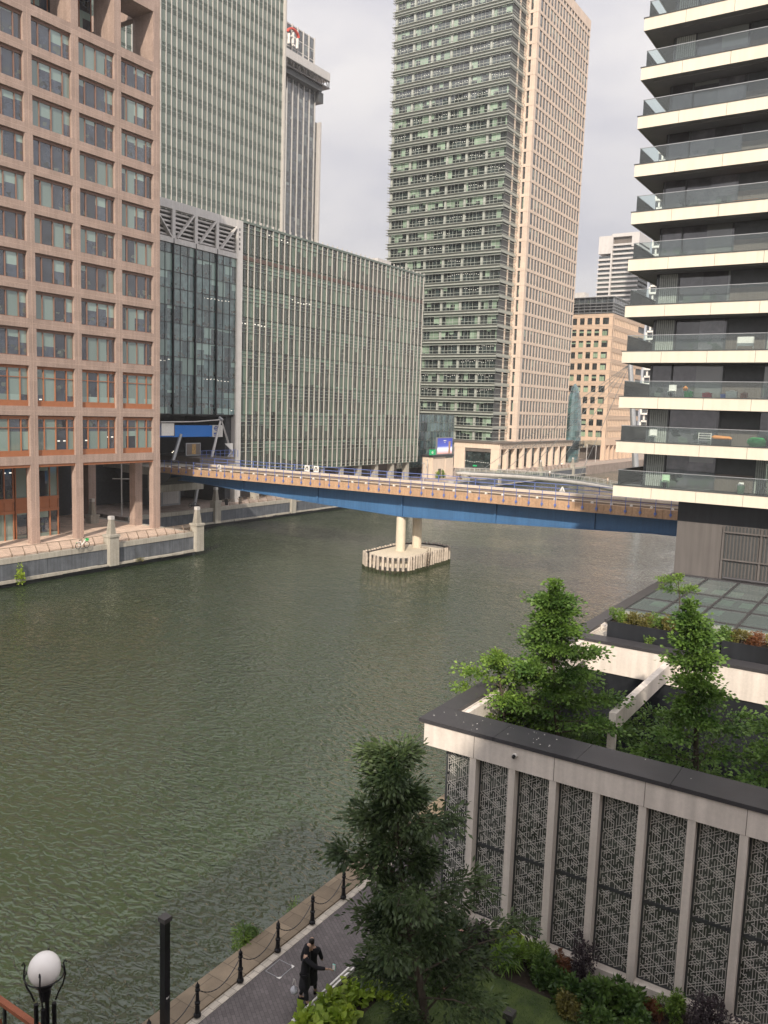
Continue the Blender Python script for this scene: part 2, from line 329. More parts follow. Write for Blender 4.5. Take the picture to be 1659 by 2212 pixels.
# paving materials
def tiles(name, col, w, h, mortar, var=.1, rough=.8, axis=None, rot=0, offset=.5, spots=None, damp=0):
    mt, nt, b = newmat(name); l = nt.links.new
    g = N(nt, 'NewGeometry'); mp = N(nt, 'Mapping'); mp.inputs['Rotation'].default_value = (0, 0, rot); l(g.outputs['Position'], mp.inputs[0])
    br = N(nt, 'TexBrick'); br.offset = offset; setin(br, Scale=1., Brick_Width=w, Row_Height=h, Mortar_Size=mortar, Color1=rgb([c*(1-var) for c in col]), Color2=rgb([c*(1+var) for c in col]), Mortar=rgb([c*.55 for c in col]))
    l(mp.outputs[0], br.inputs['Vector'])
    n = N(nt, 'TexNoise'); setin(n, Scale=.7, Detail=6., Roughness=.7); l(g.outputs['Position'], n.inputs['Vector'])
    mr = N(nt, 'MapRange'); setin(mr, From_Min=.3, From_Max=.7, To_Min=.72, To_Max=1.22); l(n.outputs[0], mr.inputs[0])
    vs = N(nt, 'VectorMath', operation='SCALE'); l(br.outputs[0], vs.inputs[0]); l(mr.outputs[0], vs.inputs['Scale']); l(vs.outputs[0], b.inputs['Base Color'])
    setin(b, Roughness=rough)
    bp = N(nt, 'Bump'); setin(bp, Strength=.4, Distance=.01); l(br.outputs['Fac'], bp.inputs['Height']); bp.invert = True; l(bp.outputs[0], b.inputs['Normal'])
tiles('brick_paving', (.115, .10, .10), .21, .105, .007, var=.16, rough=.55, rot=.6)
tiles('pink_paving', (.62, .47, .37), .6, .6, .012, var=.09, rot=0)
tiles('far_paving', (.34, .27, .23), .6, .6, .012, var=.12)
tiles('kerb_stone', (.205, .16, .11), .9, .6, .012, var=.18)
tiles('pale_kerb', (.50, .45, .38), .3, .3, .01, var=.14)
# water
mt, nt, b = newmat('water'); l = nt.links.new
g = N(nt, 'NewGeometry'); setin(b, Roughness=.05, IOR=1.45); b.inputs['Specular IOR Level'].default_value = .5
n0 = N(nt, 'TexNoise'); setin(n0, Scale=.035, Detail=3.); l(g.outputs['Position'], n0.inputs['Vector'])
m0 = N(nt, 'MixRGB'); m0.inputs[1].default_value = (.013, .028, .006, 1); m0.inputs[2].default_value = (.028, .048, .015, 1); l(n0.outputs[0], m0.inputs[0]); l(m0.outputs[0], b.inputs['Base Color'])
def wave(scale, rot, sx, sy, detail, dist=0):
    mp = N(nt, 'Mapping'); mp.inputs['Rotation'].default_value = (0, 0, rot); mp.inputs['Scale'].default_value = (sx, sy, 1); l(g.outputs['Position'], mp.inputs[0])
    n = N(nt, 'TexNoise'); setin(n, Scale=scale, Detail=float(detail), Roughness=.5, Distortion=float(dist)); l(mp.outputs[0], n.inputs['Vector']); return n.outputs[0]
h1 = wave(1.8, .50, 1., 1.9, 1, .5); h2 = wave(5., .25, 1., 1.7, 1, .4); h3 = wave(.45, .6, 1., 1.6, 1)
s1 = N(nt, 'MapRange', interpolation_type='SMOOTHSTEP'); setin(s1, From_Min=.40, From_Max=.62, To_Min=0, To_Max=.105); l(h1, s1.inputs[0])   # wavelets with flat troughs and steep sides
a2 = N(nt, 'Math', operation='MULTIPLY_ADD'); l(h2, a2.inputs[0]); a2.inputs[1].default_value = .05; l(s1.outputs[0], a2.inputs[2])
a3 = N(nt, 'Math', operation='MULTIPLY_ADD'); l(h3, a3.inputs[0]); a3.inputs[1].default_value = .16; l(a2.outputs[0], a3.inputs[2])
bp = N(nt, 'Bump'); setin(bp, Strength=1., Distance=1.); ng = N(nt, 'TexNoise'); setin(ng, Scale=.06, Detail=3., Roughness=.6); l(g.outputs['Position'], ng.inputs['Vector'])   # calm and ruffled patches
mg_ = N(nt, 'MapRange', interpolation_type='SMOOTHSTEP'); setin(mg_, From_Min=.36, From_Max=.60, To_Min=.45, To_Max=1.15); l(ng.outputs[0], mg_.inputs[0]); a4 = N(nt, 'Math', operation='MULTIPLY'); l(a3.outputs[0], a4.inputs[0]); l(mg_.outputs[0], a4.inputs[1])
l(a4.outputs[0], bp.inputs['Height']); l(bp.outputs[0], b.inputs['Normal']); l(bp.outputs[0], b.inputs['Coat Normal']); setin(b, Coat_Weight=1., Coat_IOR=1.5, Coat_Roughness=.05)
# lawn
mt, nt, b = newmat('lawn'); l = nt.links.new; g = N(nt, 'NewGeometry'); n = N(nt, 'TexNoise'); setin(n, Scale=2.2, Detail=8., Roughness=.7); l(g.outputs['Position'], n.inputs['Vector'])
cr = N(nt, 'ValToRGB'); cr.color_ramp.elements[0].position = .35; cr.color_ramp.elements[0].color = (.025, .045, .010, 1); cr.color_ramp.elements[1].position = .68; cr.color_ramp.elements[1].color = (.075, .105, .022, 1); l(n.outputs[0], cr.inputs[0]); l(cr.outputs[0], b.inputs['Base Color']); setin(b, Roughness=.9)
leafmat('leaf_court', (.045, .105, .022), (.16, .27, .05)); leafmat('leaf_dark', (.024, .048, .018), (.095, .14, .05), .35)
leafmat('leaf_fresh', (.06, .13, .025), (.22, .34, .05)); leafmat('leaf_lime', (.16, .26, .02), (.34, .44, .05)); leafmat('leaf_shrub', (.03, .075, .018), (.11, .19, .035))
leafmat('leaf_rust', (.12, .045, .02), (.24, .10, .04)); leafmat('leaf_purple', (.018, .012, .016), (.05, .035, .04), .15); leafmat('leaf_olive', (.12, .11, .03), (.22, .20, .05)); leafmat('petal', (.62, .32, .27), (.75, .50, .42), .3)
# ---------------------------------------------------------------- setting
WZ = -2.9
mb = MB(); mb.face([(-600,-300,WZ),(500,-300,WZ),(500,1500,WZ),(-600,1500,WZ)]); struct(mb, 'water', 'water')
mb = MB(); mb.box(-15.4, 400, -60, 900, -4.2, 0); struct(mb, 'near_promenade', 'brick_paving')
mb = MB(); mb.box(-15.5, -14.62, -60, 70, -.3, .06); struct(mb, 'quay_kerb', 'kerb_stone')
mb = MB(); mb.box(-14.615, -14.37, -60, 70, -.1, .012); struct(mb, 'pale_kerb_strip', 'pale_kerb')
mb = MB(); mb.box(-400, -76.1, -80, 73.1, -4.2, 0); struct(mb, 'office_walkway', 'pink_paving')
mb = MB(); mb.box(-600, -92.1, 76, 1400, -4.2, 0); struct(mb, 'far_quay_pavement', 'far_paving')
mb = MB(); mb.box(-12.26, 400, 2, 21.95, -.1, .05); struct(mb, 'garden_soil', 'soil')
mb = MB(); mb.box(-11.0, -3, 13.5, 20.3, 0, .075); g_ = mb.build('lawn', 'lawn', None, off=Vector((0,0,0)), kind='stuff')
# quay walls: left promontory and far quay
def quaywall(name, x, y0, y1, label, step=.0, panels=None):
    """wall facing +x: coping, dark panels, broken ledge, all one thing"""
    t = thing(name, (x, (y0+y1)/2, WZ), label, 'quay wall')
    c = MB(); c.box(x-.55, x+.06, y0, y1, -.5, .05); c.build('coping', 'concrete', t)
    p = MB(); n = max(1, int((y1-y0)/7)); st = (y1-y0)/n
    for i in range(n): p.box(x-.3, x-.02+.012*(i % 2), y0+i*st+.02, y0+(i+1)*st-.02, -2.15, -.5)
    p.build('panel_face', 'quay_panel', t)
    rnd = random.Random(int(y0*10)); l_ = MB(); y = y0
    while y < y1:
        d = min(rnd.uniform(1.2, 3.2), y1-y); pr = rnd.uniform(.12, .42); l_.box(x-.3, x+pr, y, y+d-.03, -2.42+rnd.uniform(-.05, .05), -2.16+rnd.uniform(-.05, .03)); y += d
    l_.build('ledge', 'concrete', t)
    b_ = MB(); b_.box(x-.4, x-.12, y0, y1, -4, -2.2); b_.build('footing', 'black_panel', t)
    return t
quaywall('quay_wall', -75.5, -60, 73.3, 'grey panelled dock wall under the pale walkway of the brown office block')
quaywall('quay_wall', -91.5, 76, 262, 'long grey panelled dock wall running under the blue bridge towards the beige tower')
quaywall('quay_wall', -96, 262.2, 700, 'distant dock wall beyond the white footbridge below the small beige office block')
for nm, a in (('quay_wall', 0),):
    t = thing('quay_wall', (-84, 73.3, WZ), 'short dock wall at the end of the brown block walkway facing the station', 'quay wall')
    c = MB(); c.box(-130, -75.45, 72.8, 73.36, -.5, .05); c.build('coping', 'concrete', t)
    c = MB(); c.box(-130, -75.6, 72.9, 73.3, -4, -.5); c.build('panel_face', 'quay_panel', t)
t = thing('quay_wall', (-15.4, 5, WZ), 'near dock wall below the chained bollards', 'quay wall')
c = MB(); c.box(-15.5, -15.2, -60, 300, -4, -.3); c.build('panel_face', 'concrete', t)
# quay pillars with tapering lamp tops
def quaypillar(x, y, label, lamp=True, dark=False):
    t = thing('quay_pillar', (x, y, 0), label, 'pillar', 'stone pillars along the dock walls')
    s = MB(); s.box(x-.75, x+.42, y-.62, y+.62, -2.4, .85); s.build('shaft', 'concrete', t)
    s = MB(); s.box(x-.85, x+.52, y-.72, y+.72, .85, 1.12); s.build('cap', 'concrete', t)
    if lamp:
        k = MB(); n = 16
        for i in range(n):
            z0 = 1.12+i*.105; q = .40-.011*i; k.box(x-.16-q, x-.16+q, y-q, y+q, z0, z0+.075); k.box(x-.16-q*.86, x-.16+q*.86, y-q*.86, y+q*.86, z0+.075, z0+.105)
        k.build('lamp_shaft', 'concrete', t)
        k = MB(); k.box(x-.42, x+.10, y-.26, y+.26, 2.80, 3.2); k.build('lamp_head', 'white_metal', t)
    return t
quaypillar(-75.4, 60.45, 'stone pillar with ribbed lamp top beside the leaning green and white bicycle')
quaypillar(-75.4, 73.6, 'stone pillar with ribbed lamp top at the outer corner of the brown block walkway')
quaypillar(-91.5, 93.2, 'dark stone pillar with tapering lamp under the station end of the blue bridge')
quaypillar(-91.5, 111.8, 'stone pillar in the far dock wall seen just below the blue bridge girder', lamp=False)
quaypillar(-91.5, 138, 'stone pillar in the far dock wall behind the blue bridge, between girder and kiosk', lamp=False)
quaypillar(-91.5, 196, 'stone pillar in the far dock wall under the beige tower arcade', lamp=True)
quaypillar(-91.5, 224, 'stone pillar halfway along the wall below the beige tower arcade', lamp=True)
quaypillar(-91.5, 250, 'stone pillar near the glass lens at the far end of the beige arcade', lamp=True)
# leaning quay railings: one bay is one thing
def railbay(x, y0, y1, mat='rail_steel'):
    t = thing('quay_railing', (x, y0, 0), 'leaning steel railing panel on the dock edge', 'railing', 'steel railing panels along the dock edge')
    d = y1-y0; p = MB(); zt = .98; lean = -.42
    for yy in (.06,): p.box(x-.06, x+.06, y0+yy-.04, y0+yy+.04, .05, .35); p.bar((x, y0+yy, .3), (x+lean, y0+yy, zt), .05, .10)
    p.build('post', mat, t, off=Vector((x, y0, 0)))
    q = MB(); q.bar((x+lean, y0, zt), (x+lean, y1, zt), .07, .05); q.bar((x+.0, y0, .2), (x, y1, .2), .05, .04); q.build('rail', mat, t, off=Vector((x, y0, 0)))
    q = MB(); n = 16
    for i in range(1, n):
        yy = y0+d*i/n; q.bar((x, yy, .2), (x+lean, yy, zt), .014)
    q.build('bars', mat, t, off=Vector((x, y0, 0)))
    return t
ORD = 'first second third fourth fifth sixth seventh eighth ninth tenth eleventh twelfth thirteenth fourteenth'.split()
base = railbay(-75.75, 0, 1.45); base.location = (-75.75, 61.6, 0); base['label'] = 'first leaning steel railing panel right of the ribbed lamp pillar near the bicycle'
for i in range(1, 8): dup(base, (-75.75, 61.6+1.42*i, 0), label='%s leaning steel railing panel right of the ribbed lamp pillar near the bicycle' % ORD[i])
for i in range(12): dup(base, (-75.75, 58.3-1.42*i, 0), label='%s leaning steel railing panel left of the ribbed lamp pillar near the bicycle' % ORD[i])
for i in range(14): dup(base, (-91.8, 94.2+2.27*i, 0), label='%s leaning steel railing panel right of the dark pillar under the blue bridge' % ORD[i])
for i in range(8): dup(base, (-91.8, 200+2.9*i, 0), label='%s distant railing panel from the left in front of the beige arcade' % ORD[i])
for i in range(8): dup(base, (-91.8, 226.5+2.9*i, 0), label='%s distant railing panel along the right half of the beige arcade' % ORD[i])
# ---------------------------------------------------------------- brown office block
FX = -81.45
bt = thing('brown_office_block', (-95, 55, 0), 'brown stone office block with a deep grid of copper framed windows on the left', 'building')
colsy = [(71.8, 72.8)]
for i in range(1, 9): colsy.append((71.85-5.75*i-.02, 72.75-5.75*i+.02))
colsy = colsy[::-1]
# piers
mb = MB()
for i, (a, b_) in enumerate(colsy):
    lo = 0 if abs(a-66.08) > .2 else 8.8
    if lo == 0: mb.box(FX-.78, FX, a-.06, b_+(.0 if b_ < 72 else .06), 0, 8.8)
    mb.box(FX-.6, FX, a, b_, 8.8, 56.4)
    mb.box(FX-3.6, FX, a, b_, 56.4, 64)
mb.build('pier', 'brown_stone', bt)
mb = MB()
belts = [(8.79, 9.71), (14.16, 15.16)]+[(19.5+4*i, 20.5+4*i) for i in range(9)]+[(55.34, 56.4)]
for a, b_ in belts: mb.box(FX-.62, FX+.012, 26, 72.812, a, b_)
mb.box(FX-3.62, FX+.012, 26, 72.812, 62.1, 64.02)
mb.build('belt', 'brown_stone', bt)
# joints cut in the stone
mb = MB()
for a, b_ in belts[1:]:
    mb.box(FX+.012, FX+.018, 26, 72.8, (a+b_)/2-.012, (a+b_)/2+.012)
for a, b_ in colsy: mb.box(FX, FX+.018, (a+b_)/2-.012, (a+b_)/2+.012, 0 if abs(a-66.08) > .2 else 8.8, 56)
plain('joint_line', (.50, .37, .30), .8, var=.05); mb.build('joint', 'joint_line', bt)
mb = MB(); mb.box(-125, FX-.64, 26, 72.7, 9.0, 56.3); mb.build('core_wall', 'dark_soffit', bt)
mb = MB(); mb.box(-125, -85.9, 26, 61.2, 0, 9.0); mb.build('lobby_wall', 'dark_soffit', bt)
mb = MB(); mb.box(-125, -86.2, 26, 66, 56.4, 66); mb.box(-125, -97, 66, 72.7, 56.4, 66); mb.build('penthouse_wall', 'black_panel', bt)
mb = MB(); mb.box(-125, FX-3.64, 26, 27, 64.0, 64.5); mb.box(-97, FX-3.7, 71.8, 72.78, 62.1, 64.0); mb.box(-98.5, -97.5, 71.8, 72.8, 56.4, 62.1); mb.build('roof_frame', 'brown_stone', bt)
# arcade: side piers and dark back
mb = MB(); mb.box(-86.0, -84.9, 71.75, 72.9, 0, 8.9); mb.build('arcade_pier', 'brown_stone', bt); mb = MB(); mb.box(-95.2, -94.1, 71.6, 72.8, 0, 8.9); mb.build('arcade_pier', 'brown_stone', bt)
mb = MB(); mb.box(-97.5, -96.9, 71.4, 72.3, 0, 8.9); mb.build('glass_pier', 'grey_metal', bt)
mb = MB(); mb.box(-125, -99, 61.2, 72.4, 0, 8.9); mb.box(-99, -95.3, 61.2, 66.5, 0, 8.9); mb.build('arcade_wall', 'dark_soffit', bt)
# copper edge under the first belt
mb = MB(); mb.box(FX-.5, FX-.1, 26, 72.7, 8.5, 8.78); mb.build('copper_lintel', 'copper_paint', bt)
# upper windows (local: x=0 at glass, y from 0 to 4.85)
W = 4.85
def brown_win(h, tall):
    fr = MB(); y0 = 0; top = .30 if not tall else .34; bot = .10 if not tall else .62
    fr.box(-.06, .10, 0, W, h-top, h); fr.box(-.06, .10, 0, W, 0, bot)
    fr.box(-.06, .10, 0, .07, bot, h-top); fr.box(-.06, .10, W-.07, W, bot, h-top)
    for q in (.2, .5, .8): fr.box(-.06, .13, W*q-.045, W*q+.045, bot, h-top)
    if tall: fr.box(-.05, .11, .07, W-.07, h*.70, h*.70+.07)
    pn = MB(); pn.quadx(0, 0, W, bot, h-top)
    return [fr, 'copper_paint' if tall else 'copper_dull', pn, 'glass_brown']
protos = [brown_win(2.98, False), brown_win(4.36, True), brown_win(2.84, False)]
pl = []
for k in range(8):
    y = colsy[k][1]+.0
    for i in range(9): pl.append((FX-.42, y+.02, 20.5+4*i, 0 if i < 8 else 2))
    pl.append((FX-.42, y+.02, 15.16, 1)); pl.append((FX-.42, y+.02, 9.72, 1))
windows(bt, protos, pl)
# ground floor glazing with copper spandrel
gw = MB(); h = 8.5
gw.box(-.06, .10, 0, W+.7, 8.1, h); gw.box(-.1, .14, 0, W+.7, 2.95, 3.3); gw.box(-.1, .14, 0, W+.7, 4.35, 4.7); gw.box(-.12, .05, 0, W+.7, 3.3, 4.35)
for q in (.0, .27, .53, .8, 1.0): gw.box(-.06, .15, (W+.6)*q-.05, (W+.6)*q+.05, 0, h)
gp = MB(); gp.quadx(0, 0, W+.7, 0, h)
windows(bt, [[gw, 'copper_paint', gp, 'glass_brown']], [(-85.5, colsy[k][1]-.3, 0, 0) for k in range(2, 6)])
# loggia glazing
lg = MB()
for q in (0, .33, .66, 1): lg.box(-.05, .08, W*q-.05, W*q+.05, 0, 6)
lp = MB(); lp.quadx(0, 0, W, 0, 6)
windows(bt, [[lg, 'copper_paint', lp, 'glass_brown']], [(-85.6, colsy[k][1], 56.4, 0) for k in range(3, 7)])
# things in the arcade
quaypillar(-90.5, 69.5, 'stone pillar with glass lamp standing in the shade of the brown block arcade')
t = thing('light_mast', (-93, 76, 0), 'white light mast with a cross arm seen through the brown block arcade', 'mast')
k = MB(); k.tube([(-93, 76.2, -2.9), (-93, 76.2, 9.5)], .09, 8); k.bar((-93.9, 75.4, 5.3), (-92.1, 77, 5.3), .12); k.build('pole', 'white_metal', t)
# ---------------------------------------------------------------- curtain wall helper
def fins(root, X, y0, n, sp, z0, z1, wd=.13, dp=.42, mat='fin_metal'):
    f_ = MB(); f_.box(0, dp, -wd/2, wd/2, 0, z1-z0); o0 = None
    for i in range(n):
        if o0 is None: o = o0 = f_.build('fin', mat, root, off=Vector((0,0,0)))
        else: o = o0.copy(); COL.objects.link(o); o.parent = root
        o.location = Vector((X, y0+i*sp, z0))-root.location
plain('transom_green', (.24, .28, .24), .4, .3, var=.1)
# ---------------------------------------------------------------- long green glass block with fins
GX = -95.0
t = thing('green_glass_block', (GX-15, 131, 0), 'long low green glass office block with closely spaced cream fins behind the blue bridge', 'building')
zb = [4.75, 5.95, 10.3, 14.5, 19.7, 25.1, 30.4, 35.4, 40.5]; zt = [None, 8.3, 12.75, 17.4, 22.55, 28.0, 33.05, 38.1, 43.9]
Y0, Y1 = 102.05, 160.0
mb = MB(); mb.box(GX-40, GX-.35, Y0, Y1, 4.75, 45.6); mb.build('wall', 'dark_frame', t)
for i in range(1, 9):
    mb = MB(); mb.quadx(GX-.3, Y0, Y1, zb[i], zt[i]); w_ = mb.build('window', 'glass_low', t)
    mb = MB()
    for j in range(39): mb.box(GX-.32, GX-.2, Y0+.76*(2*j+1)-.03, Y0+.76*(2*j+1)+.03, zb[i], zt[i])
    mb.box(GX-.32, GX-.14, Y0, Y1, zb[i]-.05, zb[i]+.05); mb.box(GX-.32, GX-.16, Y0, Y1, zt[i]-.05, zt[i]+.05)
    mb.build('frame', 'green_frame', w_)
mb = MB(); tr = MB()
for i in range(9):
    a = (zt[i] or 4.75); b_ = zb[i+1] if i < 8 else 45.3
    mb.quadx(GX-.29, Y0, Y1, a+.06, b_-.06)
    n = max(1, round((b_-a)/.62))
    for j in range(n+1): tr.box(GX-.3, GX-.14, Y0, Y1, a+(b_-a)*j/n-.035, a+(b_-a)*j/n+.035)
mb.build('spandrel', 'glass_low', t); tr.build('transom', 'transom_green', t)
mb = MB()
for j in range(38): mb.box(GX-.28, GX-.10, Y0+1.52*j+.1, Y0+1.52*j+1.4, 39.5, 40.15)
plain('red_vent', (.10, .07, .06), .6, var=.2); mb.build('vent', 'red_vent', t)
mb = MB(); mb.box(GX-.4, GX+.0, Y0, Y1, 45.25, 45.6); mb.build('parapet', 'green_frame', t)
fins(t, GX-.22, 102.15, 39, 1.52, 4.75, 46.0, wd=.12, dp=.22)
for y in (107, 113.2, 119.4, 125.6, 131.8, 138, 144.2, 150.4, 156.6):
    mb = MB(); mb.box(GX-1.6, GX-.4, y-.5, y+.5, 0, 4.8); mb.build('column', 'concrete', t)
mb = MB(); mb.box(GX-40, GX-5.2, Y0+.5, Y1-.4, 0, 4.74); mb.build('base_wall', 'taupe_panel', t)
mb = MB(); mb.box(-103, -98, 146, 151, 45.6, 47.2); mb.build('plant_room', 'white_metal', t)
# ---------------------------------------------------------------- station block with truss
t = thing('station_block', (GX-15, 88, 0), 'glass office block spanning the railway station with a white truss and louvres at its top', 'building')
mb = MB(); mb.box(GX-40, GX-.4, 74, 101.2, 14.4, 39.5); mb.build('wall', 'dark_frame', t)
fl = [14.4, 17.0, 20.3, 22.9, 25.4, 27.9, 30.4, 32.9, 35.3, 37.9, 39.3]
for a, b_ in zip(fl[:-1], fl[1:]):
    mb = MB(); mb.quadx(GX-.2, 74, 101.1, a+.04, b_-.04); w_ = mb.build('window', 'glass_truss', t)
mb = MB()
for j in range(19): mb.box(GX-.3, GX-.12, 101.04-1.5*j-.035, 101.04-1.5*j+.035, 14.4, 39.3)
for z in fl: mb.box(GX-.3, GX-.10, 74, 101.1, z-.04, z+.04)
mb.build('mullion', 'dark_frame', t)
mb = MB()
for y in (101.0, 96.45, 91.95, 87.5, 83, 78.5): mb.box(GX-.3, GX+.12, y-.09, y+.09, 14.3, 40.0)
mb.build('pilaster', 'black_panel', t)
mb = MB(); mb.box(GX-.6, GX+.12, 74, 101.3, 39.3, 40.1); mb.box(GX-.6, GX+.13, 74, 101.3, 44.1, 45.3)
for y in (101.0, 96.45, 91.95, 87.5, 83): mb.box(GX-.2, GX+.125, y-.3, y+.3, 40.1, 44.1)
def dia(ya, yb): mb.bar((GX+.0, ya, 40.1), (GX+.0, yb, 44.15), .2, .62, up=(1, 0, 0))
dia(97.1, 100.6); dia(92.6, 96.1); dia(88.1, 91.6); dia(87.0, 83.4); dia(82.6, 79.2)
mb.build('truss', 'white_metal', t)
mb = MB()
for j in range(6): mb.box(GX-.9, GX-.35, 74, 101, 40.35+.64*j, 40.35+.64*j+.26)
mb.build('louvre', 'white_metal', t)
mb = MB(); mb.box(GX-3, GX-1.2, 74, 101, 40, 44.2); mb.build('plant_wall', 'dark_soffit', t)
mb = MB(); mb.box(GX-.9, GX+.18, 100.9, 102.1, 0, 45.35); p_ = mb.build('corner_pier', 'white_metal', t)
mb = MB()
for j in range(5): mb.box(GX+.18, GX+.2, 101.2, 101.45, 40.7+.75*j, 41.1+.75*j)
mb.build('slot', 'dark_soffit', p_)
mb = MB(); mb.box(GX-40, GX-10.5, 60, 101, 0, 14.3); mb.box(GX-10.4, GX-.9, 99.6, 100.8, 0, 14.3); mb.build('station_wall', 'dark_soffit', t)
mb = MB(); mb.box(GX-40, GX-.45, 74, 101.1, 14.1, 14.38); mb.build('soffit', 'black_panel', t)
# ---------------------------------------------------------------- tall green tower behind
TX = -138.0
t = thing('tall_glass_tower', (TX-20, 140, 0), 'tall grey green glass tower with thin cream fins rising behind the station block', 'building')
mb = MB(); mb.box(TX-45, TX-.4, 95, 162.2, 0, 128); mb.build('wall', 'dark_frame', t)
tr = MB()
for i in range(20):
    z = 45.2+4*i
    mb = MB(); mb.quadx(TX-.3, 95, 162, z, z+2.75); mb.build('window', 'glass_tall', t)
    for q in (0, .28, 2.75, 3.1, 3.45): tr.box(TX-.35, TX-.14, 95, 162, z+q-(.05 if q != .28 else .03), z+q+.05)
tr.build('transom', 'green_frame', t)
mb = MB(); mb.box(TX-.38, TX-.25, 95, 162, 40, 128); mb.build('spandrel', 'green_frame', t)
fins(t, TX-.3, 161.9-1.47*42, 43, 1.47, 40, 128, wd=.17, dp=.24)
mb = MB(); mb.box(TX-.5, TX+.4, 162.0, 162.5, 40, 128); mb.build('edge_trim', 'fin_metal', t)
# ---------------------------------------------------------------- citi tower
CX = -200.0
t = thing('signed_tower', (CX-20, 230, 0), 'distant grey glass tower with a roof sign reading citi under a red arc', 'building')
mb = MB(); mb.box(CX-45, CX-.4, 190, 253.0, 0, 134.5); mb.box(CX-40, CX-.4, 200, 252.2, 134.5, 149.8); mb.box(CX-30, CX-1.4, 250, 256.6, 0, 121.8); mb.build('wall', 'dark_frame', t)
for i in range(26):
    z = 34.4+3.8*i; mb = MB(); mb.quadx(CX-.3, 190, 252.9, z, z+2.9); mb.quadx(CX-1.3, 253, 256.5, z, z+2.9) if z < 119 else None; mb.build('window', 'glass_citi', t)
mb = MB(); mb.quadx(CX-.35, 190, 253, 30, 134.4); mb.quadx(CX-1.35, 253, 256.6, 30, 121.8); mb.build('spandrel', 'glass_citi', t)
mb = MB()
for j in range(4): mb.box(CX-.3, CX-.2, 200, 252.2, 138.4+3.7*j-.12, 138.4+3.7*j+.12)
for j in range(16): mb.box(CX-.3, CX+.1, 252-3.2*j-.15, 252-3.2*j+.15, 137, 150)
mb.build('crown_frame', 'white_metal', t)
mb = MB(); mb.quadx(CX-.32, 200, 252.2, 136.5, 149.8); mb.build('crown_glazing', 'glass_citi', t)
fins(t, CX-.3, 253.1-3.2*19, 20, 3.2, 30, 133, wd=.45, dp=.25, mat='white_metal')
mb = MB(); mb.box(CX-2, CX+.4, 255.9, 256.7, 30, 121.8); mb.build('wing_fin', 'white_metal', t)
k = MB(); k.box(CX-6, CX+3.2, 190, 257.6, 136.2, 139.0); k.build('cradle_screen', 'white_metal', t)
k = MB()
for j in range(40): k.bar((CX+3.0, 257.2-1.7*j, 136.1), (CX+3.0, 257.2-1.7*j+(.8 if j % 2 else 0), 134.0), .25)
k.box(CX-4, CX+3.1, 190, 257.6, 133.5, 133.9); k.box(CX+2.6, CX+3.05, 190, 257.6, 135.8, 136.19); k.build('cradle_frame', 'grey_iron', t)
k = MB(); k.box(CX-4, CX+2.2, 190, 254.2, 131.6, 133.5); k.box(CX-4, CX+1.6, 253, 255.8, 128.0, 131.59); k.build('cradle_dark_box', 'dark_frame', t)  # dark boxes under the cradle frame
k = MB()
for j in range(16): k.bar((CX+1.2, 252-3*j, 137.2), (CX+1.2, 249-3*j, 140.0 if j % 2 else 138.6), .35); k.bar((CX+1.2, 252-3*j, 140.0), (CX+1.2, 249-3*j, 140.0), .3)
k.build('gantry', 'dark_frame', t)
def text(name, body, size, loc, rot, mat, parent, ext=.05, align='CENTER'):
    cu = bpy.data.curves.new(name, 'FONT'); cu.body = body; cu.size = size; cu.extrude = ext; cu.align_x = align
    o = bpy.data.objects.new(name+'_c', cu); COL.objects.link(o)
    dg = bpy.context.evaluated_depsgraph_get(); dg.update(); me = bpy.data.meshes.new_from_object(o.evaluated_get(dg)); me.name = name
    bpy.data.objects.remove(o); me.materials.clear(); me.materials.append(MATS[mat])
    ob = bpy.data.objects.new(name, me); COL.objects.link(ob); ob.parent = parent; ob.location = Vector(loc)-parent.location; ob.rotation_euler = rot; return ob
# lettering built from strokes: c i t i and the arc
k = MB(); SX = CX+.9
def arc(cy, cz, ry, rz, a0, a1, wd, n=14):
    for i in range(n):
        p, q = [a0+(a1-a0)*j/n for j in (i, i+1)]
        A = Vector((SX, cy+ry*math.cos(p), cz+rz*math.sin(p))); B = Vector((SX, cy+ry*math.cos(q), cz+rz*math.sin(q))); d_ = (B-A)*.08
        k.bar(A-d_, B+d_, .5, wd, up=(1, 0, 0))
k.bar((SX, 236.3, 142.2), (SX, 236.3, 145.5), .5, .85, up=(1,0,0)); k.bar((SX, 240.9, 142.2), (SX, 240.9, 145.5), .5, .85, up=(1,0,0))
k.bar((SX, 238.5, 142.9), (SX, 238.5, 146.6), .5, .85, up=(1,0,0)); k.bar((SX, 237.6, 145.2), (SX, 239.6, 145.2), .5, .6, up=(1,0,0)); k.bar((SX, 238.4, 142.5), (SX, 239.5, 142.5), .5, .7, up=(1,0,0))
arc(233.6, 143.9, 1.5, 1.5, R(45), R(315), .8); k.build('sign_letters', 'white_paint', t)
k = MB(); arc(238.6, 145.3, 3.1, 2.5, R(15), R(165), .9); plain('sign_red', (.72, .09, .06), .5); k.build('sign_arc', 'sign_red', t)
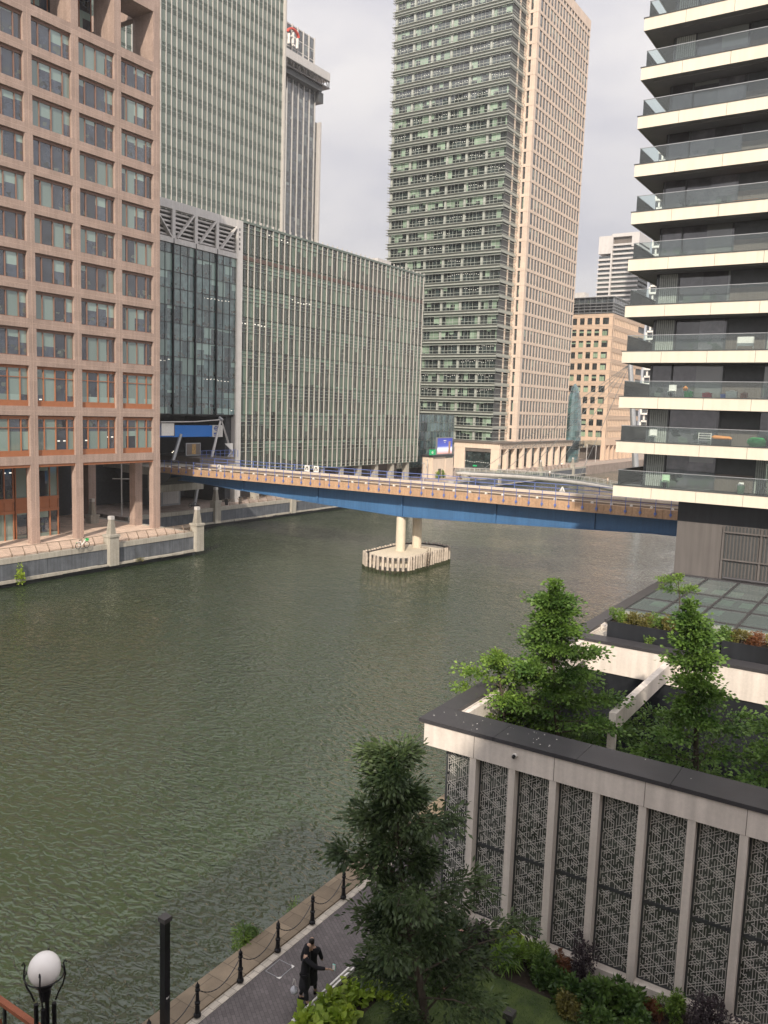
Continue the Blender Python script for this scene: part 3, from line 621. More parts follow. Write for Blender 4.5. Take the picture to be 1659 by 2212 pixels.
# ---------------------------------------------------------------- mid tower: green banded wing and pink stone wing
GY = 219.04; GX1 = -105.29; GX0 = -143.7
t = thing('banded_green_tower', (-124, 235, 0), 'tall green glass tower with pale horizontal bands joined to the beige stone tower', 'building')
NF = 35; H0 = 8.2; FH = 4.17
mb = MB(); mb.box(GX0, GX1, GY+.5, GY+45, 7.7, H0+FH*NF+2); mb.build('wall', 'dark_frame', t)
sp = MB(); rl = MB()
for i in range(NF+1):
    z = H0+FH*i   # floor line: spandrel top
    # two stepped pale bands under each window row, then a guard rail in front of the glass
    sp.m = 0; sp.box(GX0-.05, GX1+.05, GY+.02, GY+45, z-.80, z)
    sp.m = 1; sp.box(GX0-.0, GX1+.0, GY+.12, GY+45, z-1.5, z-.86)
    for zz, p in ((z+.02, .55), (z-.83, .45), (z-1.53, .5)):
        rl.box(GX0-p, GX1+p, GY-p, GY-p+.12, zz-.06, zz+.06); rl.box(GX1+p-.12, GX1+p, GY-p, GY+10, zz-.06, zz+.06); rl.box(GX0-p, GX0-p+.12, GY-p, GY+2, zz-.06, zz+.06)
        rl.box(GX0-.1, GX1+.1, GY-p+.12, GY+.05, zz-.045, zz-.02)
    rl.box(GX0-.4, GX1+.4, GY-.4, GY-.32, z+.85, z+.95); rl.box(GX1+.32, GX1+.4, GY-.4, GY+10, z+.85, z+.95)
sp.build('band', ['pale_band', 'green_frame'], t); rl.build('ledge', 'pale_band', t)
def green_win():
    fr = MB()
    for q in (0, 1.2, 2.4, 3.6): fr.box(.7+q, .76+q, .22, .34, 0, 2.67)
    fr.box(-.0, .62, .02, .42, 0, 2.67)
    pn = MB(); pn.quady(.3, .6, 6.1, 0, 2.67); return [fr, 'pale_band', pn, 'glass_mid']
pl = []
for i in range(NF):
    for j in range(6): pl.append((GX0+.35+6.35*j, GY, H0+FH*i, 0))
windows(t, [green_win()], pl)
mb = MB()
for i in range(NF):
    mb.quadx(GX1-.02, GY+.3, GY+9.9, H0+FH*i, H0+FH*i+2.67)
mb.build('side_glazing', 'glass_pink', t)
for a_, b_ in ((4.6, 5.6), (8.8, 9.9)):
    mb = MB(); mb.box(GX1-.1, GX1+.02, GY+a_, GY+b_, 8, H0+FH*NF); mb.build('side_pier', 'cream_stone', t)
PX = -102.0; PY0, PY1 = 228.97, 270.1; ZR = 142.0
t = thing('beige_stone_tower', (-120, 250, 0), 'tall beige stone tower with a tight window grid and an arcade at its foot', 'building')
mb = MB(); mb.box(-140, PX-.3, PY0+.4, PY1-.2, 7.7, ZR-1); mb.build('core_wall', 'dark_frame', t)
mb = MB(); pier = MB()
zs = [H0+4.17*i for i in range(33)]
zs = [z for z in zs if z < ZR-4]
for z in zs: mb.box(-105.3, PX+.05, PY0-.05, PY1, z-.46, z+.36)
mb.box(-140, PX+.06, PY0-.06, PY1+.02, ZR-3.0, ZR); mb.build('belt', 'pink_stone', t)
nb = 17; pw = (PY1-PY0-1.9)/nb
pier.box(PX-.6, PX, PY0, PY0+1.6, 7.7, ZR-1.5); pier.box(PX-.6, PX, PY1-.5, PY1-.02, 7.7, ZR-1.5)
pier.box(PX-1.6, PX-.61, PY0, PY0+.6, 7.7, ZR-1.5); pier.box(-105.25, -104.4, PY0, PY0+.6, 7.7, ZR-1.5)
for j in range(1, nb): pier.box(PX-.5, PX, PY0+1.5+pw*j-.36, PY0+1.5+pw*j+.36, 7.7, ZR-1.5)
pier.build('pier', 'pink_stone', t)
fr = MB(); ww = pw-.72; fr.box(-.1, .05, 0, .07, 0, 3.35); fr.box(-.1, .05, ww-.07, ww, 0, 3.35); fr.box(-.1, .06, 0, ww, .75, .84)
pn = MB(); pn.quadx(0, 0, ww, 0, 3.35)
fr2 = MB(); fr2.box(0, 1.2, -.05, .1, .75, .84); fr2.box(0, .06, -.05, .1, 0, 3.13); fr2.box(1.14, 1.2, -.05, .1, 0, 3.13); pn2 = MB(); pn2.quady(0, 0, 1.2, 0, 3.13)
fr3 = MB(); fr3.box(-.1, .05, 0, .07, 0, 3.13); pn3 = MB(); pn3.quadx(0, 0, ww-.1, 0, 3.13)
pl = []
for z in zs:
    for j in range(nb): pl.append((PX-.16, PY0+1.5+pw*j+.36, z+.36, 0))
    pl.append((-104.4+.35, PY0+.35, z+.36, 1))
windows(t, [[fr, 'dark_frame', pn, 'glass_pink'], [fr2, 'dark_frame', pn2, 'glass_mid']], pl)
# podium arcade
mb = MB(); mb.box(-114.4, -99.95, 213.3, 271, 6.1, 7.65); mb.build('podium_fascia', 'cream_stone', t)
mb = MB(); mb.box(-130, -99.5, 212.9, 271.2, 7.65, 8.0); mb.build('podium_roof', 'taupe_panel', t)
mb = MB()
for j in range(26):
    y = 215+2.15*j; mb.box(-99.95, -99.9, y, y+1.7, 6.35, 7.45)
mb.build('grille_recess', 'dark_frame', t)
mb = MB()
for j in range(26):
    for q in range(4): mb.box(-99.9, -99.84, 215+2.15*j, 216.7+2.15*j, 6.45+.27*q, 6.58+.27*q)
mb.build('grille', 'cream_stone', t)
c_ = MB(); c_.box(-1.2, 0, 0, 1.25, 0, 6.1); o0 = None
for j in range(9):
    if o0 is None: o = o0 = c_.build('column', 'cream_stone', t, off=Vector((0,0,0)))
    else: o = o0.copy(); COL.objects.link(o); o.parent = t
    o.location = Vector((-99.98, 218.3+5.75*j, 0))-t.location
mb = MB(); mb.box(-102.6, -99.98, 213.35, 214.6, 0, 6.1); mb.build('corner_column', 'cream_stone', t); mb = MB(); mb.box(-114.3, -110.9, 213.35, 214.4, 0, 6.1); mb.build('corner_column', 'cream_stone', t)
mb = MB(); mb.quady(213.8, -111, -102.5, 0, 6.1); mb.quadx(-104, 214, 271, 0, 6.1); mb.build('shop_glazing', 'glass_mid', t)
mb = MB(); mb.box(-108.1, -107.0, 213.4, 213.7, .8, 1.2); mb.build('shop_sign', 'shop_green', t)
mb = MB(); mb.box(-112, -102.6, 213.5, 213.75, 5.1, 6.1); mb.build('shop_lintel', 'taupe_panel', t)
# plain glass block between low block and banded tower
t = thing('plain_glass_block', (-112, 183, 0), 'plain blue green glass block behind the beige kiosk and advertising screen', 'building')
mb = MB(); mb.box(-150, -104.1, 164, 193.2, 2.2, 15.4); mb.build('wall', 'dark_frame', t)
mb = MB(); mb.quadx(-104, 164, 193.2, 2.4, 15.3); mb.build('glazing', 'glass_plain', t)
mb = MB()
for j in range(20): mb.box(-104.05, -103.93, 164+1.55*j-.03, 164+1.55*j+.03, 2.3, 15.3)
for z in (2.3, 4.5, 6.7, 8.9, 11.1, 13.3, 15.3): mb.box(-104.05, -103.92, 164, 193.2, z-.04, z+.04)
mb.build('frame', 'green_frame', t)
mb = MB()
for y in (166, 172, 178, 184, 190): mb.box(-105.2, -104.4, y-.3, y+.3, 0, 2.2)
mb.build('column', 'dark_frame', t)
mb = MB(); mb.box(-150, -108, 164, 193, 0, 2.2); mb.build('base_wall', 'dark_soffit', t)
# small beige office
t = thing('small_beige_office', (-112, 320, 0), 'smaller orange beige stone block with a grey roof storey at the dock end', 'building')
SX0, SX1, SY = -128, -100, 305.5; SYE = 346
rows_ = [8.3+4.17*i for i in range(11)]
mb = MB(); mb.box(SX0, SX1-.5, SY+.5, SYE, 7, 54); mb.build('core_wall', 'dark_frame', t)
mb = MB()
for i in range(12):
    z = 9.4+4.17*i; top = z+1.0 if i < 11 else 55.0
    if i == 0: mb.box(SX0, SX1+.02, SY-.02, SYE, 5.6, 8.6)
    mb.box(SX0, SX1+.02, SY-.02, SYE, 8.6+4.17*i+2.45-.0, (8.6+4.17*(i+1)) if i < 10 else 54.2) if i < 11 else None
mb.build('belt', 'orange_stone', t)
mb = MB()
for i in range(11):
    z = 8.6+4.17*i+2.45
    for q in (.35, .9, 1.4): mb.box(SX0, SX1+.05, SY-.05, SYE, z+q-.03, z+q+.03)
mb.build('joint', 'taupe_panel', t)
pr = MB()
for j in range(9):
    x = SX1-1.5-2.93*j; pr.box(x-.55 if j else x, SX1 if j == 0 else x+.55, SY, SY+.4, 8.6, 54) if True else None
for j in range(16):
    y = SY+1.9+2.0*j; pr.box(SX1-.4, SX1, y-.36, y+.36, 8.6, 54)
pr.box(SX1-.4, SX1, SY+.01, SY+1.3, 8.6, 54); pr.build('pier', 'orange_stone', t)
f1 = MB(); f1.box(0, 1.83, -.05, .06, 0, .1); f1.box(0, .06, -.05, .06, 0, 2.45); f1.box(.9, .96, -.05, .06, 0, 2.45); p1 = MB(); p1.quady(0, 0, 1.83, 0, 2.45)
f2 = MB(); f2.box(-.06, .05, 0, .06, 0, 2.45); f2.box(-.06, .05, 0, 1.28, .6, .68); p2 = MB(); p2.quadx(0, 0, 1.28, 0, 2.45)
pl = []
for i in range(11):
    for j in range(8): pl.append((SX1-1.5-2.93*j-2.93+.55, SY+.3, 8.6+4.17*i, 0))
    for j in range(15): pl.append((SX1-.35, SY+1.9+2.0*j+.36, 8.6+4.17*i, 1))
windows(t, [[f1, 'dark_frame', p1, 'glass_small'], [f2, 'dark_frame', p2, 'glass_pink']], pl)
mb = MB(); mb.box(SX0+1, SX1-.8, SY+.8, SYE-1, 54, 60.2); mb.build('roof_storey', 'glass_citi', t)
mb = MB()
for z in (54.6, 55.8, 56.9, 58.0, 60.3): mb.box(SX0, SX1+.2, SY-.2, SYE, z-.09, z+.09)
for j in range(13): mb.box(SX1-.2-2.2*j, SX1-.1-2.2*j, SY-.15, SY-.05, 54, 60.3)
for j in range(20): mb.box(SX1+.05, SX1+.15, SY+2*j, SY+2*j+.1, 54, 60.3)
mb.build('roof_louvre', 'grey_metal', t)
mb = MB(); mb.box(-116.5, -112.5, 309, 313, 60.3, 62.8); mb.build('plant_room', 'white_metal', t)
for q in [(SX1-1.6, SX1-.05, SY, SY+1.6), (SX1-13, SX1-12, SY, SY+1)]+[(SX1-1.3, SX1-.05, SY+5+5.4*j, SY+6.2+5.4*j) for j in range(7)]:
    mb = MB(); mb.box(*q, 0, 5.6); mb.build('column', 'orange_stone', t)
mb = MB(); mb.box(SX0, SX1-4, SY+4, SYE, 0, 5.6); mb.build('base_wall', 'taupe_panel', t)
# background housing towers
t = thing('banded_flats_tower', (-147, 455, 0), 'distant pale tower with long horizontal balcony bands seen past the beige tower', 'building')
mb = MB(); mb.box(-157.5, -150.4, 451, 470, 0, 103); mb.box(-150.2, -136, 452, 470, 0, 107); mb.build('core_wall', 'dark_frame', t)
mb = MB(); mb.box(-157.8, -150.3, 449.9, 471, 104, 113.3); mb.box(-150.3, -136, 450, 471, 112.4, 114.2); mb.box(-140, -136, 450, 471, 107, 112.4); mb.box(-150.9, -150.1, 449.8, 452, 20, 114)
for i in range(26):
    z = 104-2.43*i; mb.box(-157.9, -150.4, 450, 470, z-1.1, z-.1) if i else None; mb.box(-150.2, -136, 450.5, 470, z+4.0, z+4.9) if i < 26 else None
mb.build('balcony_band', 'white_metal', t)
for i in range(14):
    z = 104-2.43*i; mb = MB(); mb.quady(450.9, -157.6, -150.6, z-2.4, z-1.1); mb.quady(451.4, -150, -136.1, z+1.6, z+4.0); mb.build('window', 'glass_citi', t)
mb = MB(); mb.box(-150.2, -138, 451.5, 460, 107, 112.4); mb.build('screen', 'taupe_panel', t)
t = thing('wavy_flats_tower', (-106, 392, 0), 'distant white residential tower with wavy balcony edges half hidden by the cream balconies', 'building')
def wavy(z, k):
    pts = []; n = 44
    for i in range(n+1):
        a = -1.95+i*(2.75/n); rr_ = 14.0+.75*math.sin(a*9+k*2.1); pts.append((-104+rr_*math.cos(a), 395+rr_*math.sin(a)))
    return pts+[(-104, 412)]
mb = MB()
for k in range(44):
    z = 4.5+3.35*k; mb.prism(wavy(z, k % 2), z, z+.8)
mb.build('balcony', 'white_paint', t)
cc = MB(); pts = [(-104+12.2*math.cos(-2.1+i*.15), 395+12.2*math.sin(-2.1+i*.15)) for i in range(21)]+[(-104, 410)]
cc.prism(pts, 0, 150); cc.build('glazing', 'glass_citi', t)
mb = MB()
for k in range(44):
    for i in range(11):
        a = -2.0+(i+.5*(k % 2))*.27; x, y = -104+13.3*math.cos(a), 395+13.3*math.sin(a); mb.box(x-.35, x+.35, y-.35, y+.35, 5.3+3.35*k, 7.9+3.35*k)
mb.build('fin_wall', 'white_paint', t)
# glass lens pavilion between beige tower and small office
t = thing('glass_lens_tower', (-103, 279, 0), 'slim curved green glass lens rising between the beige tower and the smaller block', 'building')
pr = [(3.0, 0), (3.3, 6), (3.2, 12), (2.9, 18), (2.2, 23), (1.2, 26.2), (.3, 27.3)]
mb = MB(); n = 14
for a in range(len(pr)-1):
    for i in range(n):
        p, q = math.pi*2*i/n, math.pi*2*(i+1)/n
        def P_(s, t_): return (-103.5+pr[s][0]*math.cos(t_)*.8, 280+pr[s][0]*math.sin(t_)*1.6, pr[s][1])
        mb.face([P_(a, p), P_(a, q), P_(a+1, q), P_(a+1, p)])
mb.build('shell', 'glass_plain', t)
mb = MB()
for z in range(1, 26, 2):
    r_ = np.interp(z, [p[1] for p in pr], [p[0] for p in pr]); mb.tube([(-103.5+r_*math.cos(math.pi*2*i/14)*.81, 280+r_*math.sin(math.pi*2*i/14)*1.62, z) for i in range(15)], .05, 4)
mb.build('ring', 'green_frame', t)
mb = MB(); mb.box(-104, -100.6, 272.5, 303, 5.2, 7.6); mb.build('link_canopy', 'rail_glass', t)
# ---------------------------------------------------------------- blue railway bridge
BA, BB = -93.0, -12.5           # along x
def zt_(x): return 6.68+(x+93.7)*.0060     # deck edge top
t = thing('railway_bridge', (-50, 87, 0), 'blue steel railway bridge with orange concrete deck edges crossing the dock', 'bridge')
n = 20
def strip(y0, y1, zlo, zhi, mb, xs):
    for a, b_ in zip(xs[:-1], xs[1:]):
        P0 = [(a, y0, zlo(a)), (b_, y0, zlo(b_)), (b_, y0, zhi(b_)), (a, y0, zhi(a))]; P1 = [(p[0], y1, p[2]) for p in P0]
        mb.face(P0); mb.face(P1[::-1]); mb.face([P0[3], P0[2], P1[2], P1[3]]); mb.face([P0[1], P0[0], P1[0], P1[1]])
    for x, s in ((xs[0], 1), (xs[-1], -1)):
        q = [(x, y0, zlo(x)), (x, y0, zhi(x)), (x, y1, zhi(x)), (x, y1, zlo(x))]; mb.face(q if s > 0 else q[::-1])
i = 0; x = BA; fas = MB(); fas2 = MB()
while x < BB:
    x1 = min(x+3.0, BB); strip(83.30, 83.75, lambda v: zt_(v)-.92, zt_, fas, [x+.012, x1-.012]); strip(90.65, 91.10, lambda v: zt_(v)-.92, zt_, fas2, [x+.012, x1-.012]); x = x1
fas.build('deck_edge', 'deck_orange', t); fas2.build('deck_edge', 'deck_orange', t)
dk = MB(); strip(83.76, 90.64, lambda v: zt_(v)-.9, lambda v: zt_(v)-.45, dk, [BA, BB]); dk.build('deck', 'concrete', t)
AP = -52.5
def gb(v):     # girder bottom
    d = abs(v-AP); 
    if v < AP: return 3.25+ (min(d, 36)/36)**1.15*1.55
    return 3.25+(min(d, 30)/30)**1.1*1.2
xs = [BA+(BB-BA)*i/40 for i in range(41)]; xs = sorted(set(xs+[AP]))
for yy in (85.25, 89.20):
    g_ = MB(); strip(yy, yy+.25, gb, lambda v: zt_(v)-.93, g_, xs); strip(yy-.16, yy+.41, lambda v: gb(v)-.09, lambda v: gb(v)-.01, g_, xs)
    for v in (AP, AP+12.5, AP-13, AP+24, AP-26): g_.box(v-.12, v+.12, yy-.22, yy-.01, gb(v), zt_(v)-.95)
    g_.build('girder', 'girder_blue', t)
# piers on the island
for (px, py) in ((-52.9, 85.75), (-52.7, 89.35)):
    k = MB(); zt2 = gb(px)-.12; k.tube([(px, py, -1.2), (px, py, zt2-.25), (px, py, zt2)], [.60, .60, .56], 28); k.build('pier', 'pier_concrete', t, smooth=False)
    k = MB(); k.tube([(px, py, zt2), (px, py, zt2+.05)], .5, 12); k.build('bearing', 'girder_blue', t)
# parapet rails: near side low with blue posts and round brackets, far side taller rail
pp = MB(); 
for q in (0,): pass
post = MB(); post.bar((0, -.06, -.35), (0, -.06, 1.05), .05, .05); post.tube([(0, -.11, -.45), (0, -.03, -.45)], .14, 8); post.bar((0, -.1, -.72), (0, -.1, -.2), .07, .03)
post.bar((0, -.06, 1.0), (0, -.45, .2), .001, .001)
o0 = None; x = BA+.8; cnt = 0
while x < BB-.5:
    if o0 is None: o = o0 = post.build('post', 'rail_blue', t, off=Vector((0,0,0)))
    else: o = o0.copy(); COL.objects.link(o); o.parent = t
    o.location = Vector((x, 83.29, zt_(x)))-t.location; x += 1.5; cnt += 1
for hh, mt_ in ((.98, 'rail_blue'), (.55, 'rail_blue')):
    k = MB(); k.bar((BA, 83.25, zt_(BA)+hh), (BB, 83.25, zt_(BB)+hh), .028); k.build('guard_wire', 'rail_blue', t)
k = MB(); x = BA+.5
while x < BB: k.bar((x, 91.15, zt_(x)-.2), (x, 91.15, zt_(x)+1.15), .07); x += 2.6
for hh in (1.13, .65): k.bar((BA, 91.15, zt_(BA)+hh), (BB, 91.15, zt_(BB)+hh), .07)
k.build('far_parapet_rail', 'rail_blue', t)
# conductor rails, running rails and insulators
k = MB()
for yy, hh, wd in ((84.20, .12, .16), (84.55, .30, .10), (86.00, .0, .12), (88.20, .12, .16), (89.90, .05, .14)):
    k.bar((BA, yy, zt_(BA)+hh-.25), (BB, yy, zt_(BB)+hh-.25), wd, .16)
k.build('running_rail', 'rail_steel', t)
k = MB(); k.bar((BA, 84.05, zt_(BA)+.22), (BB, 84.05, zt_(BB)+.22), .10, .08); k.bar((BA, 90.40, zt_(BA)+.12), (BB, 90.40, zt_(BB)+.12), .5, .3); k.build('cable_tray', 'cream_rail', t)
ins = MB(); ins.box(-.12, .12, -.14, .14, -.02, .13); ins.box(-.07, .07, -.08, .08, .13, .18); x = BA+1; o0 = None
while x < BB:
    if o0 is None: o = o0 = ins.build('insulator', 'white_paint', t, off=Vector((0,0,0)))
    else: o = o0.copy(); COL.objects.link(o); o.parent = t
    o.location = Vector((x, 84.06, zt_(x)))-t.location; x += 2.05
# small signs on the bridge
def squaresign(x, y, label, w_=.85):
    t = thing('track_sign', (x, y, zt_(x)), label, 'sign', 'small white trackside signs')
    k = MB(); k.bar((x, y, zt_(x)-.4), (x, y, zt_(x)+.5), .08); k.build('post', 'white_metal', t)
    k = MB(); k.box(x-w_/2, x+w_/2, y-.06, y, zt_(x)+.35, zt_(x)+.35+w_); k.build('face', 'white_paint', t)
    k = MB(); k.box(x-w_*.22, x+w_*.22, y-.09, y-.05, zt_(x)+.35+w_*.62, zt_(x)+.35+w_*.8); k.box(x-w_*.3, x-w_*.12, y-.09, y-.05, zt_(x)+.35+w_*.2, zt_(x)+.35+w_*.6); k.box(x+w_*.12, x+w_*.3, y-.09, y-.05, zt_(x)+.35+w_*.2, zt_(x)+.35+w_*.6); k.build('mark', 'dark_frame', t)
squaresign(-71.6, 90.60, 'white square track sign on the bridge, left one of the close pair'); squaresign(-70.0, 90.60, 'white square track sign on the bridge, right one of the close pair')
squaresign(-82.0, 84.10, 'white signal box near the station end of the bridge', .6)
t = thing('track_marker', (-34, 88, 8), 'small white triangular track marker at the sunny far side of the bridge', 'sign')
k = MB(); k.prism([(-.55, 0), (.55, 0), (.55, .06), (-.55, .06)], 0, .05)
for s_ in (-1, 1): k.bar((.5*s_, 0, 0), (0, 0, .95), .14)
k.bar((-.2, 0, 0), (-.05, 0, .9), .1); k.bar((.2, 0, 0), (.05, 0, .9), .1)
k.v = [(a*.6, b_*.6, c*.6) for a, b_, c in k.v]; k.v = [(a-34.4, b_+90.90, c+7.35) for a, b_, c in k.v]; k.build('plate', 'white_paint', t)
# abutment and station pieces
t = thing('bridge_abutment', (-92, 84, 0), 'grey concrete abutment with curved underside where the bridge meets the station', 'abutment')
k = MB(); k.box(-95.0, -93.1, 82.6, 92, 2.9, 6.6); k.box(-101, -95.0, 82.8, 92, 5.4, 6.6); k.build('crosshead', 'concrete', t)
k = MB(); pts = [(-101+1.0*i, 5.6-1.9*math.sin(math.pi*min(i/12, 1))**.7) for i in range(13)]
for (a, za), (b_, zb_) in zip(pts[:-1], pts[1:]): k.face([(a-1.6, 82.9, za-.3), (b_-1.6, 82.9, zb_-.3), (b_-1.6, 82.9, 5.9), (a-1.6, 82.9, 5.9)]); k.face([(a-1.6, 82.9, za-.3), (a-1.6, 90, za-.3), (b_-1.6, 90, zb_-.3), (b_-1.6, 82.9, zb_-.3)])
k.build('curved_girder', 'dark_frame', t)
t = thing('station_platform', (-97, 90, 0), 'railway platform with railings under the glass block', 'platform')
k = MB(); k.box(-125, -93.1, 83, 99.3, 5.9, 6.5); k.build('platform_slab', 'concrete', t)
k = MB(); k.box(-125, -93.3, 91.4, 99, 6.5, 7.7); k.build('platform_edge', 'taupe_panel', t)
k = MB()
for j in range(9): k.bar((-93, 91.5+1.0*j, 7.7), (-93, 91.5+1.0*j, 8.8), .06)
k.bar((-93.4, 91.4, 8.8), (-93.4, 99.5, 8.8), .06); k.bar((-93.4, 91.4, 8.25), (-93.4, 99.5, 8.25), .05); k.build('platform_rail', 'rail_blue', t)
t = thing('station_sign', (-96, 94, 11), 'long bright blue station canopy fascia with a white roundel panel at its right end', 'sign')
k = MB(); k.box(-96.6, -96, 84.5, 96.7, 10.85, 12.65); k.build('fascia', 'station_blue', t)
k = MB(); k.box(-96.6, -95.9, 96.7, 99.0, 10.8, 12.7); k.build('panel', 'white_paint', t)
k = MB(); k.tube([(-95.87, 97.45+.33*math.cos(a_), 12.2+.33*math.sin(a_)) for a_ in np.linspace(0, 2*math.pi, 17)], .07, 5); k.box(-95.86, -95.8, 96.95, 97.95, 12.12, 12.28); k.box(-95.88, -95.85, 96.95, 98.0, 11.0, 11.08); k.box(-95.88, -95.85, 96.95, 98.0, 11.2, 11.5); k.build('roundel', 'rail_blue', t)
t = thing('station_signboard', (-95.5, 87.6, 11), 'plain cream sign panel beside the edge of the brown block at the station', 'sign')
k = MB(); k.box(-95.7, -95.4, 85.6, 88.05, 11.1, 12.95); k.build('panel', 'white_paint', t)
k = MB(); k.box(-95.75, -95.35, 88.05, 88.15, 11.0, 13.05); k.build('frame', 'taupe_panel', t)
t = thing('canopy_mast', (-95, 97, 7), 'leaning white steel mast with tie cables beside the blue station sign', 'mast')
k = MB(); k.tube([(-95, 95.3, 6.6), (-95, 97.6, 13.7)], [.26, .17], 12); k.build('mast', 'white_metal', t)
k = MB(); k.tube([(-95.3, 97.5, 13.9), (-94.7, 97.7, 13.5)], .28, 10); k.build('mast_head', 'grey_metal', t)
k = MB(); k.tube([(-95, 97.6, 13.7), (-95, 100.2, 7.6)], .07, 6); k.tube([(-95, 97.8, 13.6), (-95, 100.5, 7.6)], .07, 6); k.tube([(-95, 97.5, 13.6), (-95, 92, 13.25), (-95, 85, 13.15)], .09, 6); k.build('cable', 'white_metal', t)
k = MB(); k.tube([(-95, 95.4, 7.3), (-95, 100.4, 7.6)], .2, 10); k.build('strut', 'white_metal', t)
for (a_, b_, lab) in (((-96, 90.0, 11.3), (-96, 88.4, 7.2), 'shorter leaning grey steel prop at the left of the station platform'), ((-96, 94.0, 5.0), (-95.5, 92.4, 0), 'leaning grey steel prop on the paving beneath the bridge')):
    t = thing('steel_prop', b_, lab, 'prop'); k = MB(); k.tube([a_, b_], [.26, .3], 12); k.build('shaft', 'grey_metal', t); k = MB(); k.box(b_[0]-.5, b_[0]+.5, b_[1]-.6, b_[1]+.6, b_[2], b_[2]+.15); k.build('foot', 'grey_iron', t)
t = thing('advert_board', (-96, 92.5, 8), 'framed advertising poster standing on the station platform', 'poster')
k = MB(); k.box(-96.2, -96.0, 91.1, 94.2, 7.9, 9.9); k.build('frame', 'grey_metal', t)
k = MB(); k.box(-96.0, -95.97, 91.25, 94.05, 8.05, 9.75); k.build('poster', 'taupe_panel', t)
k = MB(); k.box(-95.97, -95.95, 92.3, 93.1, 8.15, 9.7); plain('poster_ochre', (.35, .22, .08), .5, var=.4, scale=3); k.build('poster_image', 'poster_ochre', t)
t = thing('yard_sign', (-94.4, 99.3, 6), 'white triangular sign on a cranked white pole at the bridge head', 'sign')
k = MB(); k.tube([(-94.4, 98.6, 6.2), (-94.4, 98.6, 7.6), (-94.4, 99.4, 8.3), (-94.4, 99.4, 9.8)], .11, 8); k.build('pole', 'white_metal', t)
k = MB(); k.face([(-94.2, 97.8, 9.75), (-94.2, 99.6, 8.5), (-94.2, 99.6, 9.8)]); k.face([(-94.3, 97.8, 9.8), (-94.3, 99.6, 9.85), (-94.3, 99.6, 8.5)]); k.build('plate', 'white_paint', t)
for j, z in enumerate((8.3, 8.55, 8.8, 9.05, 9.3)):
    pass
k = MB()
for j in range(5): k.box(-98.1, -98.0, 90.1+.25*j, 90.2+.25*j, 8.3+.18*j, 8.4+.18*j)
solid(k, 'platform_lights', 'small_light', (-98, 90.5, 8), 'row of small lit lamps climbing an escalator on the station platform', 'lights')
t = thing('lift_box', (-99.5, 89, 0), 'pale rounded utility box under the station near the standing person', 'kiosk')
k = MB(); k.box(-103, -98.2, 88, 92, 0, 3.6); k.build('body', 'grey_metal', t); k = MB(); k.box(-98.19, -98.15, 88.4, 91.6, .3, 3.2); k.build('door', 'white_metal', t)
# dolphin island
t = thing('pier_island', (-51.3, 88, WZ), 'long concrete island around the bridge pier feet inside a ring of timber fender piles', 'pier base')
ctr = [(-55.4, 81.4), (-54.2, 80.3), (-52.2, 79.7), (-50.2, 79.8), (-48.9, 81.2), (-49.1, 91.4), (-50.0, 92.6), (-51.6, 93.0), (-54.0, 92.4), (-55.5, 90.6)]
def offp(poly, d):
    cx = sum(p[0] for p in poly)/len(poly); cy = sum(p[1] for p in poly)/len(poly); o = []
    for p in poly:
        v = Vector((p[0]-cx, p[1]-cy)); v2 = v.normalized(); o.append((p[0]-v2.x*d, p[1]-v2.y*d))
    return o
k = MB(); k.prism(offp(ctr, .75), -4, -1.15); k.build('platform', 'pier_concrete', t)
k = MB(); lp_ = offp(ctr, .25)
for z in (-1.2, -2.35):
    for a_, b_ in zip(lp_, lp_[1:]+lp_[:1]): k.bar((a_[0], a_[1], z), (b_[0], b_[1], z), .25, .3)
k.build('waling', 'grey_iron', t)
pile = MB(); pile.tube([(0, 0, -.8), (0, 0, 1.85), (0, 0, 2.02)], [.165, .165, .12], 4); o0 = None
foot = MB(); foot.tube([(0, 0, -.9), (0, 0, .38)], .215, 4); plain('weed_timber', (.03, .035, .015), .7, var=.3)
peri = []
for a_, b_ in zip(ctr, ctr[1:]+ctr[:1]):
    A = Vector(a_); B = Vector(b_); n_ = max(1, round((B-A).length/.60))
    for i in range(n_): peri.append(A+(B-A)*i/n_)
for p in peri:
    if o0 is None: o = o0 = pile.build('timber_pile', 'timber', t, off=Vector((0,0,0))); ff = foot.build('waterline', 'weed_timber', o, off=Vector((0,0,0)))
    else: o = o0.copy(); COL.objects.link(o); o.parent = t; q_ = ff.copy(); COL.objects.link(q_); q_.parent = o
    o.location = Vector((p.x, p.y, WZ+random.uniform(-.05, .05)))-t.location; o.rotation_euler = (random.uniform(-.02, .02), random.uniform(-.02, .02), random.uniform(0, .3))
k = MB(); k.bar((-48.75, 85.0, -2.6), (-48.5, 85.0, -.3), .06); k.bar((-48.75, 85.6, -2.6), (-48.5, 85.6, -.3), .06)
for j in range(6): k.bar((-48.75, 85.0, -2.4+.35*j), (-48.75, 85.6, -2.4+.35*j), .05)
k.bar((-48.75, 85, -.3), (-49.6, 85, -.3), .05); k.bar((-48.75, 85.6, -.3), (-49.6, 85.6, -.3), .05); k.build('ladder', 'rail_steel', t)
